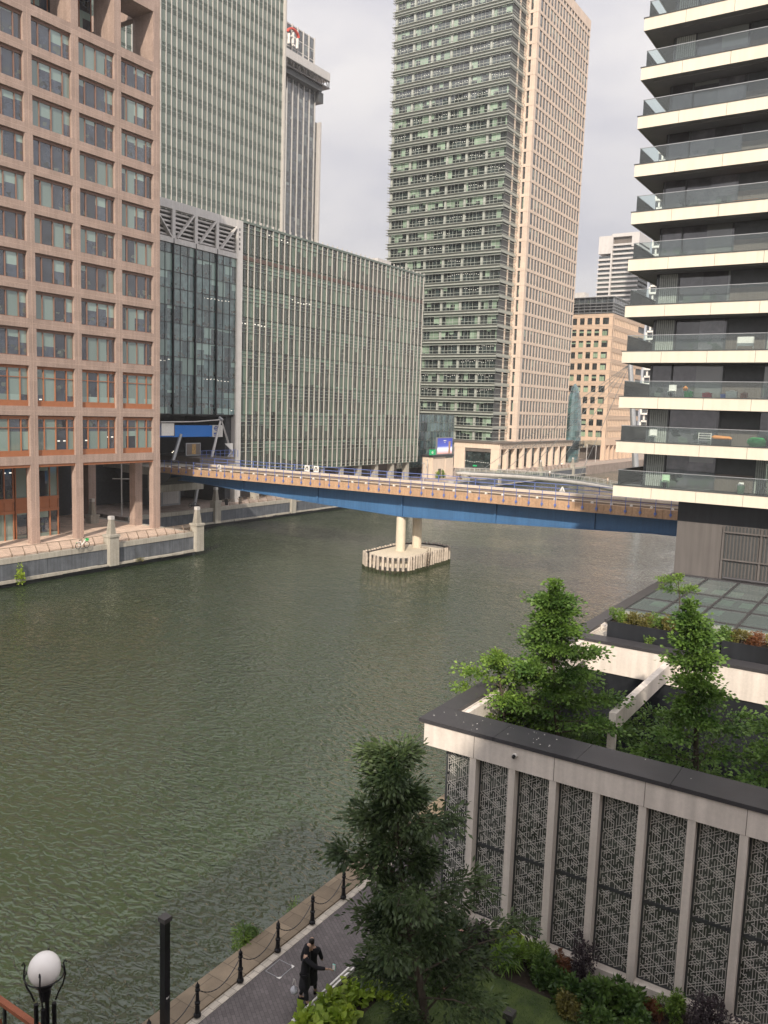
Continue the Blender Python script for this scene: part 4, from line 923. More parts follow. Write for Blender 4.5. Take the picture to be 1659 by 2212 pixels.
# ---------------------------------------------------------------- white footbridge
t = thing('footbridge', (-70, 176, 0), 'curved white tubular footbridge over the dock beyond the blue bridge', 'footbridge')
path = [(-94.6, 178.2, 1.35), (-88, 178.3, 1.5), (-78, 177.6, 1.75), (-68, 175.2, 1.85), (-58, 170.5, 1.8), (-48, 162, 1.6), (-38, 151, 1.4), (-28, 139, 1.2), (-16, 126, 1)]
def cr_(path, n=5):
    o = []; P = [Vector(p) for p in path]; P = [P[0]*2-P[1]]+P+[P[-1]*2-P[-2]]
    for i in range(1, len(P)-2):
        for j in range(n):
            s = j/n; o.append(.5*((2*P[i])+(P[i+1]-P[i-1])*s+(2*P[i-1]-5*P[i]+4*P[i+1]-P[i+2])*s*s+(3*P[i]-P[i-1]-3*P[i+1]+P[i+2])*s**3))
    return o+[P[-2]]
cp = cr_(path); k = MB(); k.tube(cp, .6, 14); k.build('tube', 'white_metal', t, smooth=True)
k = MB(); dz = Vector((0, 0, .35)); dy = Vector((.35, 1.6, 0))
for a_, b_ in zip(cp[:-1], cp[1:]): k.face([a_+dz-dy*.3, b_+dz-dy*.3, b_+dz+dy, a_+dz+dy])
k.build('deck', 'concrete', t)
k = MB()
for s_ in (-.3, 1.0):
    for hh in (1.35,): 
        for a_, b_ in zip(cp[:-1], cp[1:]): k.bar(a_+dy*s_+Vector((0, 0, hh)), b_+dy*s_+Vector((0, 0, hh)), .07)
k.build('handrail', 'white_metal', t)
k = MB()
for i, a_ in enumerate(cp):
    for s_ in (-.3, 1.0): k.bar(a_+dy*s_+dz, a_+dy*s_+Vector((0, 0, 1.35)), .06)
k.build('baluster', 'white_metal', t)
k = MB()
for s_ in (-.3, 1.0):
    for a_, b_ in zip(cp[:-1], cp[1:]): k.face([a_+dy*s_+dz, b_+dy*s_+dz, b_+dy*s_+Vector((0, 0, 1.25)), a_+dy*s_+Vector((0, 0, 1.25))])
k.build('mesh_panel', 'rail_glass', t)
k = MB(); k.tube([(-92.6, 178.6, 1.4), (-92.3, 178.9, -3)], [1.9, .35], 4); k.build('support', 'concrete', t)
for i in (3, 8, 13): 
    p = cp[i]; d_ = (cp[i+1]-cp[i]).normalized(); k = MB(); k.tube([p-d_*.16, p+d_*.16], .56, 14); k.build('collar', 'dark_frame', t)
k = MB(); k.tube([(-47.5, 169, -3), (-51.2, 169, 27)], [.75, .5], 12); k.build('pylon', 'grey_metal', t)
k = MB()
for q in ((-89, 178.3, 1.7), (-83, 178, 1.7), (-77, 177.5, 1.8), (-70, 175.8, 1.9), (-62, 172.6, 1.9)): k.tube([(-51.2, 169, 27), q], .06, 4)
k.build('cable', 'grey_metal', t)
# kiosk and advertising screen
t = thing('ticket_kiosk', (-98.5, 176, 0), 'small cream kiosk with a dark cap at the end of the white footbridge', 'kiosk')
k = MB(); k.box(-101, -98, 172.3, 178.4, 0, 5.2); k.box(-101, -97.9, 178.4, 182.4, 0, 4.8); k.build('wall', 'cream_stone', t)
k = MB(); k.box(-101.2, -97.7, 172.1, 182.2, 5.2, 5.65); k.build('roof', 'coping_metal', t)
k = MB(); k.box(-98, -97.92, 175, 176.3, 0, 2.3); k.build('door', 'dark_frame', t)
t = thing('advert_screen', (-98, 178, 5.6), 'large blue and white advertising screen mounted above the cream kiosk', 'screen')
k = MB(); k.box(-98.5, -98.1, 174.2, 182.0, 5.7, 9.9); k.build('case', 'grey_metal', t)
mt, nt, b = newmat('screen_image'); l = nt.links.new; g = N(nt, 'NewGeometry'); s = N(nt, 'SeparateXYZ'); l(g.outputs['Position'], s.inputs[0]); mr = N(nt, 'MapRange'); setin(mr, From_Min=5.9, From_Max=9.6); l(s.outputs[2], mr.inputs[0])
cr = N(nt, 'ValToRGB'); cr.color_ramp.elements[0].color = (.55, .25, .2, 1); cr.color_ramp.elements[1].color = (.05, .06, .30, 1); q = cr.color_ramp.elements.new(.33); q.color = (.75, .75, .9, 1); q = cr.color_ramp.elements.new(.5); q.color = (.07, .10, .42, 1); l(mr.outputs[0], cr.inputs[0]); l(cr.outputs[0], b.inputs['Base Color']); l(cr.outputs[0], b.inputs['Emission Color']); setin(b, Emission_Strength=.55, Roughness=.3)
k = MB(); k.quadx(-98.08, 174.4, 181.8, 5.9, 9.7); k.build('picture', 'screen_image', t)
k = MB(); k.box(-98.07, -98.03, 179.9, 180.8, 6.0, 8.9); k.build('figure', 'deck_orange', t)
k = MB(); k.box(-98.07, -98.03, 177.3, 178.6, 9.0, 9.2); k.box(-98.07, -98.03, 177.7, 178.2, 8.6, 8.75); k.build('caption', 'white_paint', t)
t = thing('green_sign', (-98.3, 172.6, 5.8), 'small green sign with a pale symbol left of the advertising screen', 'sign')
k = MB(); k.box(-98.5, -98.3, 171.3, 174.0, 5.7, 7.0); k.build('board', 'shop_green', t)
k = MB(); k.tube([(-98.25, 172.4+.28*math.cos(a_), 6.3+.28*math.sin(a_)) for a_ in np.linspace(0, 2*math.pi, 13)], .06, 5); k.build('symbol', 'white_paint', t)
for (x, y, h_, lab) in ((-98.5, 170.6, 4.6, 'grey street lamp with a bent head in front of the plain glass block'), (-96.0, 164.8, 4.2, 'white column lamp in front of the plain glass block beside the blue railing'), (-99.3, 284, 6.5, 'slim lamp post beside the glass lens pavilion'), (-98.0, 290, 6.0, 'slim lamp post in front of the small beige office entrance')):
    t = thing('street_lamp', (x, y, 0), lab, 'lamp'); k = MB(); k.tube([(x, y, 0), (x, y, h_)], .10, 8); k.build('pole', 'white_metal', t); k = MB(); k.bar((x, y-.9, h_), (x, y+.1, h_), .22, .12); k.build('head', 'white_metal', t)
k = MB(); 
for (a_, b_, z1, z2) in ((-95.5, 150, 1.6, -2.2), (-93.5, 157, 1.2, -2.2)): pass
t = thing('pontoon_landing', (-88, 168, -2), 'grey floating landing stage with sloping gangway by the kiosk', 'pontoon')
k = MB(); k.box(-90.5, -84.5, 150, 176, -2.9, -2.3); k.build('float', 'pontoon', t)
k = MB(); k.bar((-91.5, 170, .1), (-86, 155, -2.2), 1.6, .15); k.build('gangway', 'pontoon', t)
k = MB()
for j in range(12): k.bar((-84.8, 151+2*j, -2.3), (-84.8, 151+2*j, -1.2), .08)
k.bar((-84.8, 151, -1.2), (-84.8, 173, -1.2), .07); k.build('rail', 'grey_metal', t)
# ---------------------------------------------------------------- cream balcony tower
BY, WY = 58.0, 60.0; SXL = -18.2
t = thing('balcony_tower', (-5, 66, 0), 'residential tower with deep cream edged balconies and glass balustrades on the right', 'building')
tops = [11.27+3.115*k_ for k_ in range(12)]
for kf, zt2 in enumerate(tops):
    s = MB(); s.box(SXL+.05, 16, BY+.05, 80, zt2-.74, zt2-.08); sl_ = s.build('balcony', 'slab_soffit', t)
    s = MB(); x = SXL+.0; first = True
    edges = [SXL+.0, -15.5, -12.53, -9.56, -6.6, -3.6, -.6, 2.4, 5.4, 8.4, 11.4, 14.4]
    for a_, b_ in zip(edges[:-1], edges[1:]): s.box(a_+.012, b_-.012, BY, BY+.045, zt2-.78, zt2)
    for j in range(7): s.box(SXL, SXL+.045, BY+.05+3*j, BY+3.03+3*j, zt2-.78, zt2)
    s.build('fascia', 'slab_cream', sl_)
    s = MB(); s.box(SXL-.04, 16, BY-.04, BY+.16, zt2, zt2+.05); s.box(SXL-.04, SXL+.16, BY+.17, 80, zt2, zt2+.05); s.build('trim', 'dark_frame', sl_)
    s = MB(); s.box(SXL+.25, 16, BY+.22, BY+.235, zt2+.05, zt2+1.08); s.box(SXL+.25, SXL+.265, BY+.25, 70, zt2+.05, zt2+1.08); gl_ = s.build('balustrade', 'rail_glass', sl_)
    s = MB(); s.box(SXL+.23, 16, BY+.20, BY+.25, zt2+1.08, zt2+1.12); s.box(SXL+.23, SXL+.28, BY+.251, 70, zt2+1.08, zt2+1.12); s.build('handrail', 'grey_metal', sl_)
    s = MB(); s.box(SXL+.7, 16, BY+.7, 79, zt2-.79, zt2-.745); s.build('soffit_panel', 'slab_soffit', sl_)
s = MB(); s.box(-16.65, 16, WY+.1, 80, 11, 49); s.build('core_wall', 'dark_frame', t)
# wall between balconies: glazing, ribbed panels
zw = MB(); pn = MB(); gp = MB(); cu = MB()
segs = [(-16.6, -15.2, 'c'), (-15.2, -11.8, 'g'), (-11.8, -9.3, 'p'), (-9.3, -8.0, 'c'), (-8.0, -5.6, 'p'), (-5.6, -2.0, 'g'), (-2, 2, 'p'), (2, 6, 'g')]
for kf, z in enumerate(tops[:-1]):
    sft = 1.0 if kf % 2 else 0
    for a_, b_, c_ in segs:
        if c_ == 'c': gp.quady(WY+.06, a_, b_, z, z+2.3)
        elif c_ == 'g': gp.quady(WY+.07, a_, b_, z, z+2.3)
        else:
            pn.box(a_, b_, WY-.03, WY+.05, z, z+1.15)
            for q in range(int((b_-a_)/.16)): pn.box(a_+.16*q, a_+.16*q+.05, WY-.055, WY-.03, z, z+1.15)
            zw.box(a_, b_, WY+.02, WY+.09, z+1.15, z+2.3)
        zw.box(a_-.04, a_+.04, WY-.04, WY+.08, z, z+2.3)
    # side wall
    gp.quadx(-16.72, WY, 76, z, z+2.3)
o = MB(); 
for kf, z in enumerate(tops[:-1]):
    q = MB(); q.face([(-16.7, 76, z), (-16.7, WY, z), (-16.7, WY, z+2.3), (-16.7, 76, z+2.3)]); q.quady(WY+.0, -16.7, -15.2, z, z+2.3); q.build('window', 'glass_res', t)
zw.build('mullion', 'dark_frame', t); pn.build('ribbed_panel', 'taupe_panel', t); gp.build('glazing', 'glass_res', t)
plain('curtain', (.34, .36, .33), .9, var=.15, scale=6); cu = MB(); rnd = random.Random(4)
for kf, z in enumerate(tops[:-1]):
    for (a_, b_) in ((-16.5, -15.25), (-9.25, -8.05)):
        if rnd.random() < .62:
            zz = z if rnd.random() < .6 else z+rnd.uniform(.4, 1.2); hh = z+2.28; nf = 9
            cu = MB()
            for i in range(nf): cu.box(a_+(b_-a_)*i/nf, a_+(b_-a_)*(i+.72)/nf, WY-.02-.02*(i % 2), WY+.01, zz, hh)
            cu.build('curtain', 'curtain', t)
s = MB()
for kf, z in enumerate(tops[:-1]): s.box(-8.35, -8.32, BY+.3, WY-.06, z+.05, z+2.1)
s.build('privacy_screen', 'frost_glass', t)
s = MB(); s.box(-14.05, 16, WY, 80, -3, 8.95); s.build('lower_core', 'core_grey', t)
s = MB(); s.box(-14.07, 16, WY-.03, 79.9, 8.95, 10.48); s.build('black_band', 'black_panel', t)  # black band at the top of the grey core
s = MB()
for j in range(60): s.box(-10.8+.22*j, -10.8+.22*j+.1, WY-.07, WY-.005, 3, 8.9)
s.build('louvre', 'dark_frame', t)
s = MB()
for x in (-10.9, -8.5, -6.1, -3.7): s.box(x-.06, x+.06, WY-.16, WY-.075, 2, 8.9)
for z in (4.4, 6.6, 8.5): s.box(-10.9, 3, WY-.19, WY-.165, z-.05, z+.05)
s.build('louvre_frame', 'core_grey', t)
# things on the balconies
def bx(name, x, y, z, sx, sy, sz, mat, label, cat, group=None, extra=None):
    t = thing(name, (x, y, z), label, cat, group)
    k = MB(); k.box(x-sx/2, x+sx/2, y-sy/2, y+sy/2, z, z+sz*.82); k.build('body', mat, t)
    k = MB(); k.box(x-sx/2-.015, x+sx/2+.015, y-sy/2-.015, y+sy/2+.015, z+sz*.82, z+sz); k.bar((x-sx*.2, y, z+sz), (x-sx*.2, y, z+sz*1.12), .03); k.bar((x+sx*.2, y, z+sz), (x+sx*.2, y, z+sz*1.12), .03); k.bar((x-sx*.2, y, z+sz*1.12), (x+sx*.2, y, z+sz*1.12), .03); k.build('lid', mat, t)
z2 = tops[2]+.0
bx('storage_box', -12.5, 58.9, z2, .55, .4, .36, 'red_plastic', 'red storage box on the third balcony from the bottom', 'box')
bx('storage_box', -10.95, 58.9, z2, .68, .4, .5, 'white_paint', 'white storage box on the third balcony from the bottom', 'box')
bx('storage_box', -11.5, 59.1, z2, .35, .3, .3, 'blue_plastic', 'blue crate left of the white box on the third balcony', 'box')
bx('storage_box', -13.7, 58.9, z2, .5, .4, .45, 'green_plastic', 'green tub under an orange toy on the third balcony', 'box')
bx('storage_box', -10.2, 59.0, z2, .4, .3, .4, 'rust_rail', 'dark red bag shaped box right of the white box on the third balcony', 'box')
k = MB(); k.tube([(-13.95, 58.9, z2+.5), (-13.95, 58.9, z2+.62), (-13.95, 58.9, z2+.82)], [.13, .16, .05], 8); k.box(-14.1, -13.98, 58.85, 58.95, z2+.55, z2+.72); k.box(-13.9, -13.8, 58.85, 58.95, z2+.55, z2+.72)
solid(k, 'toy', 'orange_plastic', (-13.95, 58.9, z2+.5), 'small orange toy on top of the green tub', 'toy')
def chair(x, y, z, label, mat='white_paint'):
    t = thing('balcony_chair', (x, y, z), label, 'chair')
    k = MB(); k.box(x-.25, x+.25, y-.25, y+.25, z+.4, z+.45); k.build('seat', mat, t)
    k = MB(); k.box(x-.25, x+.25, y+.2, y+.25, z+.5, z+.9); k.build('backrest', mat, t)
    for a_ in (-.22, .22):
        for b_ in (-.22, .22): k = MB(); k.box(x+a_-.02, x+a_+.02, y+b_-.02, y+b_+.02, z, z+.4 if b_ < 0 else z+.5); k.build('leg', mat, t)
chair(-14.9, 59.1, tops[2], 'pale plastic chair at the left end of the third balcony from the bottom'); chair(-16.0, 59.1, tops[1], 'white chair at the left end of the second balcony from the bottom'); chair(-14.9, 59.1, tops[0], 'pale green chair on the lowest balcony', 'pale_green')
t = thing('drying_rack', (-12.4, 59.2, tops[1]), 'white drying rack on the second balcony from the bottom', 'rack'); z = tops[1]; k = MB()
for j in range(4): k.bar((-12.9, 59.2, z+.3+.16*j), (-12.1, 59.2, z+.3+.16*j), .03)
k.build('rail', 'white_paint', t); k = MB(); k.bar((-12.9, 59.2, z), (-12.9, 59.2, z+.82), .04); k.bar((-12.1, 59.2, z), (-12.1, 59.2, z+.82), .04); k.build('leg', 'white_paint', t)
t = thing('rolled_parasol', (-11.4, 59.2, tops[1]), 'rolled orange parasol lying on a low bench on the second balcony', 'parasol'); k = MB(); k.tube([(-12.05, 59.2, z+.55), (-11.9, 59.2, z+.55), (-10.9, 59.2, z+.5), (-10.75, 59.2, z+.5)], [.05, .13, .13, .03], 8); k.build('canvas', 'orange_plastic', t); k = MB(); k.box(-12, -10.8, 59.05, 59.35, z, z+.4); k.build('bench', 'taupe_panel', t)
k = MB(); bm = bmesh.new(); bmesh.ops.create_icosphere(bm, subdivisions=2, radius=1)
rnd = random.Random(2)
for v in bm.verts: v.co = Vector((v.co.x*.62, v.co.y*.3, v.co.z*.36))*(1+rnd.uniform(-.12, .14))
vs = [tuple(v.co+Vector((-9.2, 59.1, tops[1]+.3))) for v in bm.verts]; k.v = vs; k.f = [tuple(v.index for v in f_.verts) for f_ in bm.faces]; k.mi = [0]*len(k.f); bm.free()
solid(k, 'garden_bag', 'green_plastic', (-9.2, 59.1, tops[1]), 'crumpled green bag on the second balcony beside the privacy screen', 'bag')
t = thing('bin', (-9.9, 59.0, tops[0]), 'pale green round bin on the lowest balcony', 'bin'); z = tops[0]; k = MB(); k.tube([(-9.9, 59, z), (-9.9, 59, z+.55)], [.2, .25], 14); k.build('body', 'pale_green', t); k = MB(); k.tube([(-9.9, 59, z+.55), (-9.9, 59, z+.62), (-9.75, 59, z+.72)], [.27, .2, .03], 12); k.build('lid', 'white_paint', t)
k = MB(); k.box(-11.3, -9.1, 59.2, 59.5, tops[5]+.28, tops[5]+.36)
k2 = thing('balcony_table', (-11.5, 59.3, tops[6]), 'low orange slatted table on a higher balcony', 'table'); z = tops[6]; k = MB(); k.box(-11.9, -10.4, 59.1, 59.5, z+.3, z+.36); k.box(-11.9, -10.4, 59.1, 59.5, z+.18, z+.22); k.build('top', 'orange_plastic', k2); k = MB(); k.box(-11.9, -11.8, 59.2, 59.4, z, z+.3); k.box(-10.5, -10.4, 59.2, 59.4, z, z+.3); k.build('leg', 'orange_plastic', k2)
k = MB(); k.box(-10.9, -9.9, 59.0, 59.04, tops[3]+.35, tops[3]+.95); k.bar((-10.9, 59.02, tops[3]), (-10.9, 59.02, tops[3]+.9), .04); k.bar((-9.9, 59.02, tops[3]), (-9.9, 59.02, tops[3]+.9), .04)
solid(k, 'white_board', 'white_paint', (-10.4, 59, tops[3]), 'white panel propped on two legs on the fourth balcony from the bottom', 'panel')
# ---------------------------------------------------------------- lattice podium building
t = thing('lattice_pavilion', (-6, 38, 0), 'low pale stone pavilion with patterned lattice panels between slim columns and an open roof court', 'building')
XR = 14.0; FY = 22.0
s = MB(); s.box(-12.43, XR, FY, 22.9, 5.48, 6.21); s.box(-12.43, -11.9, 22.9, 53.6, 5.35, 6.21); s.build('fascia', 'podium_stone', t)
s = MB()
for x in (-10.66, -8.07, -5.46, -2.87, -.26, 2.3): s.box(x-.008, x+.008, FY-.003, FY+.02, 5.48, 6.21)
s.build('fascia_joint', 'taupe_panel', t)
s = MB(); e_ = [-12.62, -10.0, -7.4, -4.8, -2.2, .4, 3, 14]
for a_, b_ in zip(e_[:-1], e_[1:]): s.box(a_+.006, b_-.006, FY-.05, 23.3, 6.21, 6.33)
s.box(-12.62, -11.95, 23.312, 53.7, 6.21, 6.33)
for a_, b_ in zip([-11.94, -7.9, -3.9, 0], [-7.912, -3.912, -.012, 14]): s.box(a_, b_, 34.72, 35.62, 6.21, 6.33)
s.build('coping', 'coping_metal', t)
s = MB(); rnd = random.Random(77)
for i in range(30):
    x, y, r_ = rnd.gauss(-9.2, 2.0), rnd.uniform(22.05, 23.2), rnd.uniform(.006, .022); s.prism([(x+r_*math.cos(a)*rnd.uniform(.7, 1.2), y+r_*math.sin(a)*rnd.uniform(.7, 1.2)) for a in (0, 1, 2, 3, 4, 5.2)], 6.331, 6.334) if -12.5 < x < -2 else None
s.build('bird_dropping', 'white_paint', t, kind='stuff')
s = MB(); s.box(-11.88, XR, 22.92, 23.15, 2.0, 6.2); s.box(-11.88, -11.7, 23.16, 34.74, 4.9, 6.2); s.build('court_parapet', 'podium_stone', t)
s = MB(); s.box(-11.86, XR, 34.76, 35.5, 4.95, 6.2); s.build('cross_wall', 'podium_stone', t)
s = MB(); s.box(-11.84, XR, 34.85, 35.4, .2, 4.94); s.box(-11.84, -11.72, 23.2, 34.8, .2, 4.88); s.build('dark_wall', 'black_panel', t)
s = MB(); s.box(-11.8, XR, 23.2, 34.8, .3, .6); s.build('court_floor', 'coping_metal', t)
for (bx0, nm_) in ((-8.04, 0), (-1.6, 0)):
    s = MB(); s.box(bx0, bx0+.25, 26.87, 34.74, 5.48, 6.12); s.build('beam', 'podium_stone', t)
    s = MB(); s.box(bx0-.012, bx0+.24, 26.85, 27.1, .6, 5.46); s.build('beam_post', 'podium_stone', t)
colx = [-10.79+1.297*i for i in range(15)]
cm = MB(); cm.box(0, .21, 0, .5, 0, 5.47); o0 = None
for x in colx:
    if o0 is None: o = o0 = cm.build('column', 'podium_stone', t, off=Vector((0,0,0)))
    else: o = o0.copy(); COL.objects.link(o); o.parent = t
    o.location = Vector((x, FY+.02, .0))-t.location
s = MB(); s.box(-11.75, XR, FY+.06, FY+.6, 0, .26); s.build('plinth', 'podium_stone', t)
def lattice(h, seed):
    rnd = random.Random(seed); k = MB(); b = .083; a = .866*b; W_ = 1.0; nx = int(W_/a); nz_ = int(h/b); wd = .0125
    x0 = (W_-nx*a)/2
    def P(i, j): return (x0+i*a, j*b+(i % 2)*b/2)
    def strip(p, q):
        dx, dz = q[0]-p[0], q[1]-p[1]; L_ = math.hypot(dx, dz); nx_, nz2 = -dz/L_*wd/2, dx/L_*wd/2
        y = -.012; c = [(p[0]+nx_, y, p[1]+nz2), (p[0]-nx_, y, p[1]-nz2), (q[0]-nx_, y, q[1]-nz2), (q[0]+nx_, y, q[1]+nz2)]; k.face(c)
        c2 = [(v[0], 0, v[2]) for v in c]; k.face([c[1], c[0], c2[0], c2[1]]); k.face([c[0], c[3], c2[3], c2[0]]); k.face([c[2], c[1], c2[1], c2[2]])
    # a periodic motif keeps the look of interlocked cubes
    on_ = set()
    for i in range(nx+1):
        for j in range(nz_):
            if rnd.random() < .80: on_.add((i, j, 0))
    for i in range(nx):
        for j in range(-1, nz_+1):
            hj = j+(i % 2)*.5; u = (hj-i*.5)*1.0; v = hj+i*.5
            if int(round(v)) % 5 == 0 and rnd.random() < .85: on_.add((i, j, 2))
            if int(round(u)) % 4 == 0 and rnd.random() < .85: on_.add((i, j, 1))
            if int(round(u)) % 8 == 3 and rnd.random() < .7: on_.add((i, j, 1))
            if (i % 5 in (1, 2, 3)) and (int(hj+i//5*2) % 6 in (0, 1, 2)): on_.add((i, j, 1)) if rnd.random() < .62 else None; on_.add((i, j, 2)) if rnd.random() < .62 else None
    for i in range(nx+1):
        for j in range(nz_):
            p = P(i, j)
            if p[1]+b < h and (i, j, 0) in on_: strip(p, P(i, j+1))
            if i < nx:
                q = P(i+1, j+(0 if i % 2 == 0 else 1)); q2 = P(i+1, j-1+(0 if i % 2 == 0 else 1))
                if q[1] < h and (i, j, 1) in on_: strip(p, q)
                if 0 < q2[1] < h and (i, j, 2) in on_: strip(p, q2)
    return k
pg = MB(); pg.box(0, 1.06, 0, .01, 0, 2.28)
LA = lattice(2.25, 3); LB = lattice(2.82, 8)
def panel(h, LM):
    f_ = MB(); f_.box(-.02, 1.08, 0, .05, 0, .06); f_.box(-.02, 1.08, 0, .05, h-.03, h); f_.box(-.02, .03, 0, .05, .06, h-.03); f_.box(1.04, 1.08, 0, .05, .06, h-.03)
    return f_
fa = panel(2.32, LA); fb = panel(2.86, LB); firstp = {}
plain('smoked_glass', (.085, .095, .082), .12, var=.5, scale=1.2, spec=.6)
for i in range(-1, 13):
    x = -10.79+1.297*i+.22 if i >= 0 else -11.74
    for kk, (z, fm, lm, h) in enumerate(((.27, fa, LA, 2.32), (2.61, fb, LB, 2.86))):
        if kk not in firstp:
            o = fm.build('panel', 'dark_frame', t, off=Vector((0,0,0))); q = MB(); q.v = [(v[0]+.03, v[1]+.01, v[2]+.05) for v in lm.v]; q.f = lm.f; q.mi = lm.mi; q = q.build('lattice', 'lattice_paint', o, off=Vector((0,0,0)))
            g_ = MB(); g_.quady(.035, .03, 1.04, .06, h-.03); g_ = g_.build('pane', 'smoked_glass', o, off=Vector((0,0,0))); firstp[kk] = (o, q, g_)
        else:
            o0, q0, g0 = firstp[kk]; o = o0.copy(); COL.objects.link(o); o.parent = t
            for z_ in (q0, g0): c = z_.copy(); COL.objects.link(c); c.parent = o
        o.location = Vector((x, FY+.32, z))-t.location
s = MB(); s.box(-11.6, XR, FY+.6, FY+.7, 0, 5.4); s.box(-11.78, -11.6, FY+.35, 53.5, 0, 5.3); s.build('inner_wall', 'black_panel', t)
# terrace and skylight
s = MB(); s.box(-11.94, XR, 35.63, 53.6, 5.3, 6.06); s.build('terrace', 'gravel', t)
s = MB(); s.box(-11.94, XR, 37.6, 37.95, 6.06, 6.3); s.box(-11.94, -11.8, 38, 52.8, 6.06, 6.32); s.build('upstand', 'podium_stone', t)
sk = MB()
for a_, b_ in zip((-12.0+.15, -10.2, -8.4, -6.5, -4.6, -2.7, -.8, 1.1), (-10.25, -8.45, -6.55, -4.65, -2.75, -.85, 1.05, 3)):
    for c_, d_ in ((38.1, 41.2), (41.3, 44.3), (44.4, 47.4), (47.5, 52.4)):
        q = MB(); q.face([(a_, c_, 6.42), (b_, c_, 6.42), (b_, d_, 6.42), (a_, d_, 6.42)]); q.build('skylight', 'skyglass' if 'skyglass' in MATS else 'glass_sky', t) if False else sk.face([(a_, c_, 6.42), (b_, c_, 6.42), (b_, d_, 6.42), (a_, d_, 6.42)])
clearglass('skyglass', (.72, .84, .80), .35, .02); sk.build('skylight', 'skyglass', t)
s = MB(); s.box(-11.8, XR, 38, 52.5, 6.065, 6.08); s.build('skylight_ceiling', 'dark_frame', t)
s = MB(); rnd = random.Random(9)
for i in range(7):
    for j in range(5):
        if rnd.random() < .7: s.box(-11.5+2.0*i, -9.9+2.0*i, 38.6+2.8*j, 39.9+2.8*j, 6.085, 6.12)
s.build('light_well', 'pale_green', t)
s = MB()
for x in (-11.85, -10.23, -8.42, -6.52, -4.62, -2.72, -.82, 1.08): s.box(x-.05, x+.05, 38, 52.5, 6.36, 6.5)
for y in (38.05, 41.25, 44.35, 47.45, 52.45): s.box(-11.79, XR, y-.05, y+.05, 6.35, 6.48)
s.build('glazing_bar', 'coping_metal', t)
s = MB(); s.tube([(-9.5, 53.2, 6.5), (-3, 53.2, 6.5), (8, 53.2, 6.5)], .09, 8); s.box(-12, XR, 52.7, 53.6, 6.06, 6.34); s.build('parapet_rail', 'coping_metal', t)
# security camera on fascia
t = thing('security_camera', (-9.42, 21.95, 5.95), 'small white dome camera on the pale fascia', 'camera')
d = None
k = MB(); k.tube([(-9.30, 22.0, 5.93), (-9.30, 21.93, 5.93)], .07, 12); k.build('mount', 'white_paint', t); k = MB(); k.tube([(-9.30, 21.93, 5.93), (-9.30, 21.86, 5.915), (-9.30, 21.84, 5.91)], [.058, .045, .02], 12); k.build('dome', 'black_iron', t)
# roof planters
def planter(x0, x1, y0, y1, z0, z1, label):
    t = thing('planter', ((x0+x1)/2, (y0+y1)/2, z0), label, 'planter'); k = MB()
    for q in ((x0, x1, y0, y0+.05), (x0, x1, y1-.05, y1), (x0, x0+.05, y0+.052, y1-.052), (x1-.05, x1, y0+.052, y1-.052)): k.box(*q, z0, z1)
    k.build('trough', 'black_panel', t); k = MB(); k.box(x0+.05, x1-.05, y0+.05, y1-.05, z0, z1-.08); k.build('soil', 'soil', t); return t
planter(-11.08, -6.3, 35.85, 36.75, 6.07, 6.98, 'long black metal roof planter, left one, with a pale gravel strip at its end')
planter(-6.25, 2.5, 35.85, 36.75, 6.07, 6.96, 'long black metal roof planter, right one, running out of frame')
# ---------------------------------------------------------------- foliage
def leaves(P, D, size, asp=.5, up=.35, drop=.0, seed=1):
    """P leaf positions (n,3), D preferred axis; builds little folded leaves"""
    rg = np.random.default_rng(seed); n = len(P)
    ax = D+rg.normal(0, .55, (n, 3)); ax[:, 2] -= drop; ax /= np.linalg.norm(ax, axis=1)[:, None]
    nn = rg.normal(0, .6, (n, 3)); nn[:, 2] += up*2.2; sd = np.cross(ax, nn); sd /= (np.linalg.norm(sd, axis=1)[:, None]+1e-9)
    sz = size*rg.uniform(.6, 1.25, n)[:, None]; tip = P+ax*sz; mid = P+ax*sz*.5; nm = np.cross(sd, ax)*sz*.10
    L_ = mid+sd*sz*asp*.5+nm; R_ = mid-sd*sz*asp*.5+nm
    V = np.stack([P, L_, tip, R_], 1).reshape(-1, 3); return V
def leafobj(name, V, mat, parent=None, off=None, **tags):
    n = len(V)//4; me = bpy.data.meshes.new(name); me.vertices.add(len(V)); me.vertices.foreach_set('co', (V-np.array(off)).ravel())
    me.loops.add(n*4); me.loops.foreach_set('vertex_index', np.arange(n*4, dtype=np.int32)); me.polygons.add(n)
    me.polygons.foreach_set('loop_start', np.arange(0, n*4, 4, dtype=np.int32)); me.polygons.foreach_set('loop_total', np.full(n, 4, dtype=np.int32)); me.update(calc_edges=True); me.validate()
    me.materials.append(MATS[mat]); o = bpy.data.objects.new(name, me); COL.objects.link(o)
    if parent: o.parent = parent
    return tag(o, **tags)
